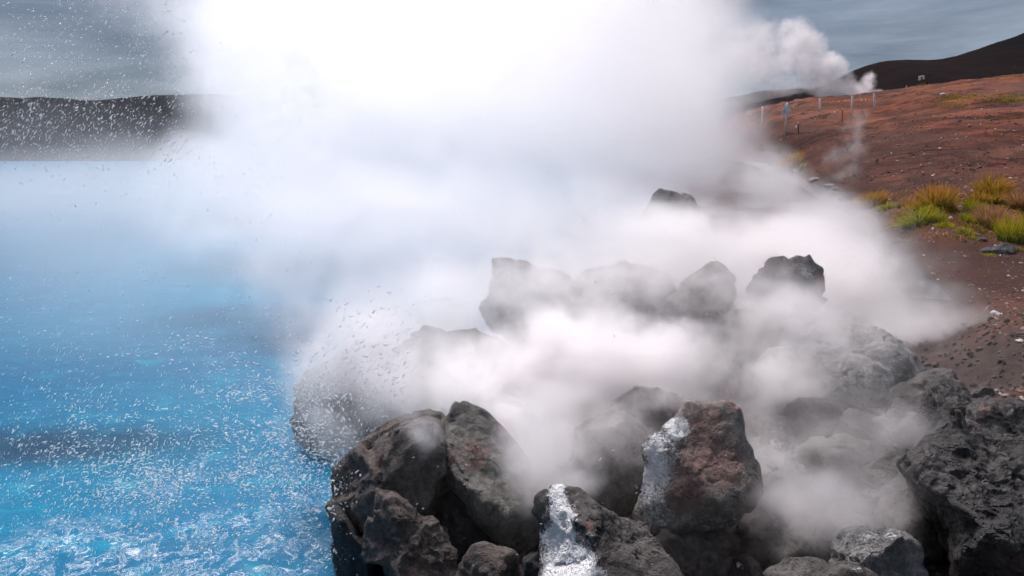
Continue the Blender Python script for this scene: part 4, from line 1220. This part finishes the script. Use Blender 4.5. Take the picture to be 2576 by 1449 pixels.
def steam(name, label, blobs, voxel, warp=((1.0, 0.3), (4.0, 0.1)), soft=0.5, gaps=(0.35, 0.75, 0.15), gap_scale=1.0, pad=0.3, torn=0.6):
    """blobs: (px, py, Y, radius px across, radius px up, radius in depth m, extinction per m); each is an ellipsoid of vapour standing at depth Y.
    warp: (noise scale per m, displacement m) pairs that tear the ellipsoids into billows; gaps: noise remap that thins the vapour in places"""
    E = []
    for b in blobs:
        px, py, Y, rx, ry, rd, st = b[:7]
        c = at(px, py, Y)
        E.append((c, Vector((rx * Y / FPX, rd, ry * Y / FPX)), st))
    amp = sum(w[1] for w in warp)
    lo = [min(c[i] - r[i] for c, r, s in E) - amp - pad * 0.2 for i in range(3)]
    hi = [max(c[i] + r[i] for c, r, s in E) + amp + pad * 0.2 for i in range(3)]
    lo[2] = max(lo[2], -0.02)
    res = [max(8, int((hi[i] - lo[i]) / voxel)) for i in range(3)]
    ng = bpy.data.node_groups.new(name + '_field', 'GeometryNodeTree')
    ng.interface.new_socket('Geometry', in_out='OUTPUT', socket_type='NodeSocketGeometry')
    N, L = ng.nodes, ng.links
    def vmath(op, a, b=None):
        nd = N.new('ShaderNodeVectorMath'); nd.operation = op
        for s, x in zip(nd.inputs, (a, b)):
            if x is None: continue
            if isinstance(x, bpy.types.NodeSocket): L.new(x, s)
            else: s.default_value = x
        return nd.outputs['Value' if op in ('LENGTH',) else 'Vector']
    def fmath(op, a, b=0.0, c=0.0):
        nd = N.new('ShaderNodeMath'); nd.operation = op
        for s, x in zip(nd.inputs, (a, b, c)):
            if isinstance(x, bpy.types.NodeSocket): L.new(x, s)
            else: s.default_value = x
        return nd.outputs[0]
    def noise(vec, scale, detail, rough=0.55, out=0):
        nd = N.new('ShaderNodeTexNoise')
        L.new(vec, nd.inputs['Vector'])
        nd.inputs['Scale'].default_value = scale
        nd.inputs['Detail'].default_value = detail
        nd.inputs['Roughness'].default_value = rough
        return nd.outputs[out]
    def remap(v, a, b, c, d):
        nd = N.new('ShaderNodeMapRange'); nd.interpolation_type = 'SMOOTHSTEP'
        L.new(v, nd.inputs['Value'])
        for k, x in (('From Min', a), ('From Max', b), ('To Min', c), ('To Max', d)): nd.inputs[k].default_value = x
        return nd.outputs[0]
    P = N.new('GeometryNodeInputPosition').outputs[0]
    W = P
    for k, (sc, am) in enumerate(warp):
        nv = vmath('SUBTRACT', noise(vmath('ADD', P, (3.1 * k + len(name), 1.7, 9.2)), sc, 3 if k == 0 else 4, 0.55, 1), (0.5, 0.5, 0.5))
        sc_ = N.new('ShaderNodeVectorMath'); sc_.operation = 'SCALE'
        L.new(nv, sc_.inputs[0]); sc_.inputs['Scale'].default_value = am * 4
        W = vmath('ADD', W, sc_.outputs[0])
    acc = None
    for c, r, s in E:
        q = vmath('DIVIDE', vmath('SUBTRACT', W, tuple(c)), tuple(r))
        d = remap(vmath('LENGTH', q), 1.0 - soft, 1.0, s, 0.0)
        # SMOOTHSTEP map range clamps: s inside, 0 outside
        acc = d if acc is None else fmath('MAXIMUM', acc, d)
    g = remap(noise(vmath('ADD', W, (7.7, 3.3, 1.1)), gap_scale, 5, 0.6), gaps[0], gaps[1], gaps[2], 1.0)
    # thin curling sheets: ridged noise tears the vapour into filaments
    rn = noise(vmath('ADD', W, (1.3, 8.1, 4.7)), gap_scale * 2.3, 6, 0.62)
    ridge_ = fmath('SUBTRACT', 1.0, fmath('MULTIPLY', fmath('ABSOLUTE', fmath('SUBTRACT', rn, 0.5)), 5.0))
    ridge_ = fmath('MAXIMUM', ridge_, 0.0)
    g = fmath('MULTIPLY', g, fmath('ADD', 1.0 - torn, fmath('MULTIPLY', ridge_, torn * 1.7)))
    dens = fmath('MULTIPLY', acc, g)
    vc = N.new('GeometryNodeVolumeCube')
    L.new(dens, vc.inputs['Density'])
    vc.inputs['Min'].default_value = lo
    vc.inputs['Max'].default_value = hi
    for i, k in enumerate('XYZ'): vc.inputs['Resolution ' + k].default_value = res[i]
    sm = N.new('GeometryNodeSetMaterial')
    sm.inputs['Material'].default_value = M['steam']
    L.new(vc.outputs[0], sm.inputs['Geometry'])
    out = N.new('NodeGroupOutput')
    L.new(sm.outputs[0], out.inputs[0])
    me = bpy.data.meshes.new(name)
    me.materials.append(M['steam'])
    o = bpy.data.objects.new(name, me)
    col.objects.link(o)
    md = o.modifiers.new('vapour', 'NODES')
    md.node_group = ng
    print('STEAM', name, [round(x, 2) for x in lo], [round(x, 2) for x in hi], res, np.prod(res) / 1e6)
    return tag(o, label, kind='stuff')

# the great column behind the pile, leaning over the lake and along the creek
steam('steam', 'nearest curtain of white steam hanging over the shore water', [
    (820, 290, 10, 420, 330, 0.7, 0.55), (1150, 240, 10.5, 430, 340, 0.7, 0.5), (1050, 600, 9.5, 480, 220, 0.7, 1.7), (1320, 620, 9.2, 420, 150, 0.6, 2.0), (700, 510, 10, 470, 210, 0.9, 1.2), (860, 670, 8.4, 390, 210, 0.7, 1.6), (1660, 600, 9.4, 240, 100, 0.5, 4.0),
    (540, -20, 10.5, 360, 180, 0.6, 0.7), (1080, 790, 7.4, 360, 200, 0.9, 2.4), (1520, 600, 8.8, 440, 140, 0.5, 2.6), (1850, 640, 9.6, 300, 170, 0.9, 2.4)],
    0.10, warp=((0.45, 0.30), (1.5, 0.20), (5.0, 0.08)), soft=0.75, gap_scale=0.9, gaps=(0.28, 0.62, 0.3))
steam('steam', 'great bank of white steam rising behind the tallest rock', [
    (1000, 150, 16, 640, 360, 1.0, 0.75), (1500, 150, 16, 430, 380, 1.0, 0.65), (1690, 380, 14.5, 290, 290, 1.0, 0.65), (1300, 430, 15, 560, 230, 1.0, 1.1), (750, 200, 16, 370, 330, 1.0, 0.9), (1150, 520, 12.5, 620, 120, 0.9, 2.0)],
    0.17, warp=((0.30, 0.42), (1.1, 0.25), (3.5, 0.10)), soft=0.6, gap_scale=0.5, gaps=(0.25, 0.6, 0.4))
steam('steam', 'second bank of steam further back along the shore', [
    (1050, 150, 27, 690, 420, 1.6, 0.7), (1500, 150, 27, 440, 420, 1.6, 0.6), (1640, 380, 26, 320, 200, 1.6, 0.6), (900, 400, 25, 560, 150, 1.6, 0.9)],
    0.32, warp=((0.2, 0.6), (0.7, 0.35)), soft=0.5, gap_scale=0.3, gaps=(0.25, 0.6, 0.5), torn=0.4)
steam('steam', 'farthest bank of steam drifting across the lake', [
    (1100, 150, 55, 720, 440, 3.0, 0.36), (1500, 150, 55, 420, 440, 3.0, 0.36), (1000, 390, 55, 680, 80, 3.0, 0.5)],
    0.6, warp=((0.1, 1.2), (0.35, 0.6)), soft=0.45, gap_scale=0.15, gaps=(0.25, 0.6, 0.6), torn=0.3)
steam('steam', 'white steam pouring along the creek below the red slope', [
    (2000, 640, 9.5, 280, 160, 1.0, 2.8), (2120, 720, 8.3, 260, 170, 0.8, 3.8), (2280, 840, 7.2, 210, 150, 0.6, 4.5), (2410, 950, 6.4, 150, 110, 0.45, 2.0), (1960, 740, 7.6, 220, 110, 0.4, 3.0),
    (2130, 590, 10.2, 170, 110, 0.9, 1.8), (2330, 655, 9.4, 130, 60, 0.5, 0.9), (2500, 985, 5.8, 120, 60, 0.4, 0.8)],
    0.06, warp=((0.8, 0.24), (2.6, 0.16), (8.0, 0.05)), soft=0.8, gap_scale=1.2, gaps=(0.3, 0.65, 0.1))
steam('steam', 'white steam veiling the upper creek', [
    (1930, 460, 30, 110, 110, 2.5, 0.7), (1960, 500, 24, 130, 90, 2.0, 0.8), (2050, 540, 18, 140, 80, 1.5, 0.9), (2100, 590, 14, 150, 80, 1.2, 1.0)],
    0.16, warp=((0.5, 0.3), (1.6, 0.2)), soft=0.6, gap_scale=0.6, gaps=(0.3, 0.65, 0.2))
steam('steam', 'drifting steam curling between the boulders of the pile', [
    (1500, 905, 4.25, 400, 190, 0.42, 24), (1680, 890, 4.3, 240, 160, 0.38, 20), (1230, 960, 4.2, 220, 170, 0.38, 18.0), (1350, 1060, 3.8, 230, 140, 0.32, 20),
    (1050, 930, 4.6, 230, 220, 0.5, 7), (900, 900, 4.2, 270, 270, 0.28, 9.0), (830, 1060, 4.1, 150, 140, 0.2, 5.0), (1370, 1120, 2.88, 160, 160, 0.18, 17.0), (1440, 1220, 2.80, 140, 110, 0.14, 13),
    (1065, 1080, 2.96, 95, 115, 0.12, 8.0), (1580, 1110, 3.08, 170, 150, 0.15, 9.0),
    (1960, 960, 4.1, 230, 170, 0.3, 8), (2060, 1300, 2.60, 240, 180, 0.22, 9.5), (2170, 1240, 2.45, 200, 200, 0.18, 6.0), (1920, 1150, 3.2, 150, 230, 0.25, 7.5), (1740, 1000, 3.25, 220, 65, 0.13, 6.0),
    (2150, 1060, 3.3, 270, 140, 0.25, 4), (2120, 840, 4.2, 310, 120, 0.3, 4.0), (1950, 800, 5.2, 240, 140, 0.4, 7.0), (1560, 700, 5.7, 560, 130, 0.4, 7.5), (1330, 740, 6.2, 180, 150, 0.3, 4), (1130, 800, 5.8, 190, 190, 0.6, 4)],
    0.03, warp=((1.4, 0.10), (4.0, 0.09), (11.0, 0.05)), soft=0.85, gap_scale=2.6, gaps=(0.34, 0.66, 0.12))
steam('steam', 'bright white steam plume billowing from a vent behind the red crest', [
    (2207, 232, 86, 26, 8, 1.0, 1.6), (2183, 207, 87, 22, 27, 1.0, 1.3), (2150, 232, 87, 58, 28, 1.2, 1.1), (2116, 212, 88, 46, 40, 1.3, 1.0), (2088, 236, 88, 42, 44, 1.3, 1.0),
    (2092, 170, 89, 44, 42, 1.4, 1.1), (2055, 188, 90, 56, 54, 1.5, 0.9), (2015, 128, 92, 76, 64, 1.7, 0.6), (1998, 82, 93, 56, 46, 1.7, 0.5), (1910, 130, 94, 130, 90, 2.8, 0.3), (1970, 215, 90, 80, 30, 2.0, 0.25)],
    0.10, warp=((0.45, 0.22), (1.2, 0.24), (3.2, 0.14)), soft=0.45, gap_scale=0.5, gaps=(0.3, 0.6, 0.15))
steam('steam', 'thin wisp of steam rising from the foot of the red slope', [
    (2120, 415, 27, 60, 65, 0.7, 0.7), (2140, 350, 27.3, 45, 80, 0.6, 0.5), (2165, 300, 27.6, 30, 60, 0.5, 0.3)],
    0.06, warp=((0.6, 0.3), (1.8, 0.22), (5.0, 0.08)), soft=0.9, gap_scale=1.1, gaps=(0.35, 0.65, 0.0))
steam('steam', 'low bluish mist lying over the far water of the lake', [
    (350, 450, 20, 1000, 120, 11, 0.09), (420, 560, 10, 950, 190, 4.0, 0.15), (100, 330, 38, 640, 110, 8, 0.014), (350, 800, 6.0, 950, 240, 1.8, 0.13), (1750, 1000, 3.4, 1300, 560, 1.3, 0.09)],
    0.4, warp=((0.12, 0.5), (0.5, 0.2)), soft=0.9, gap_scale=0.15, gaps=(0.2, 0.6, 0.5), torn=0.2)
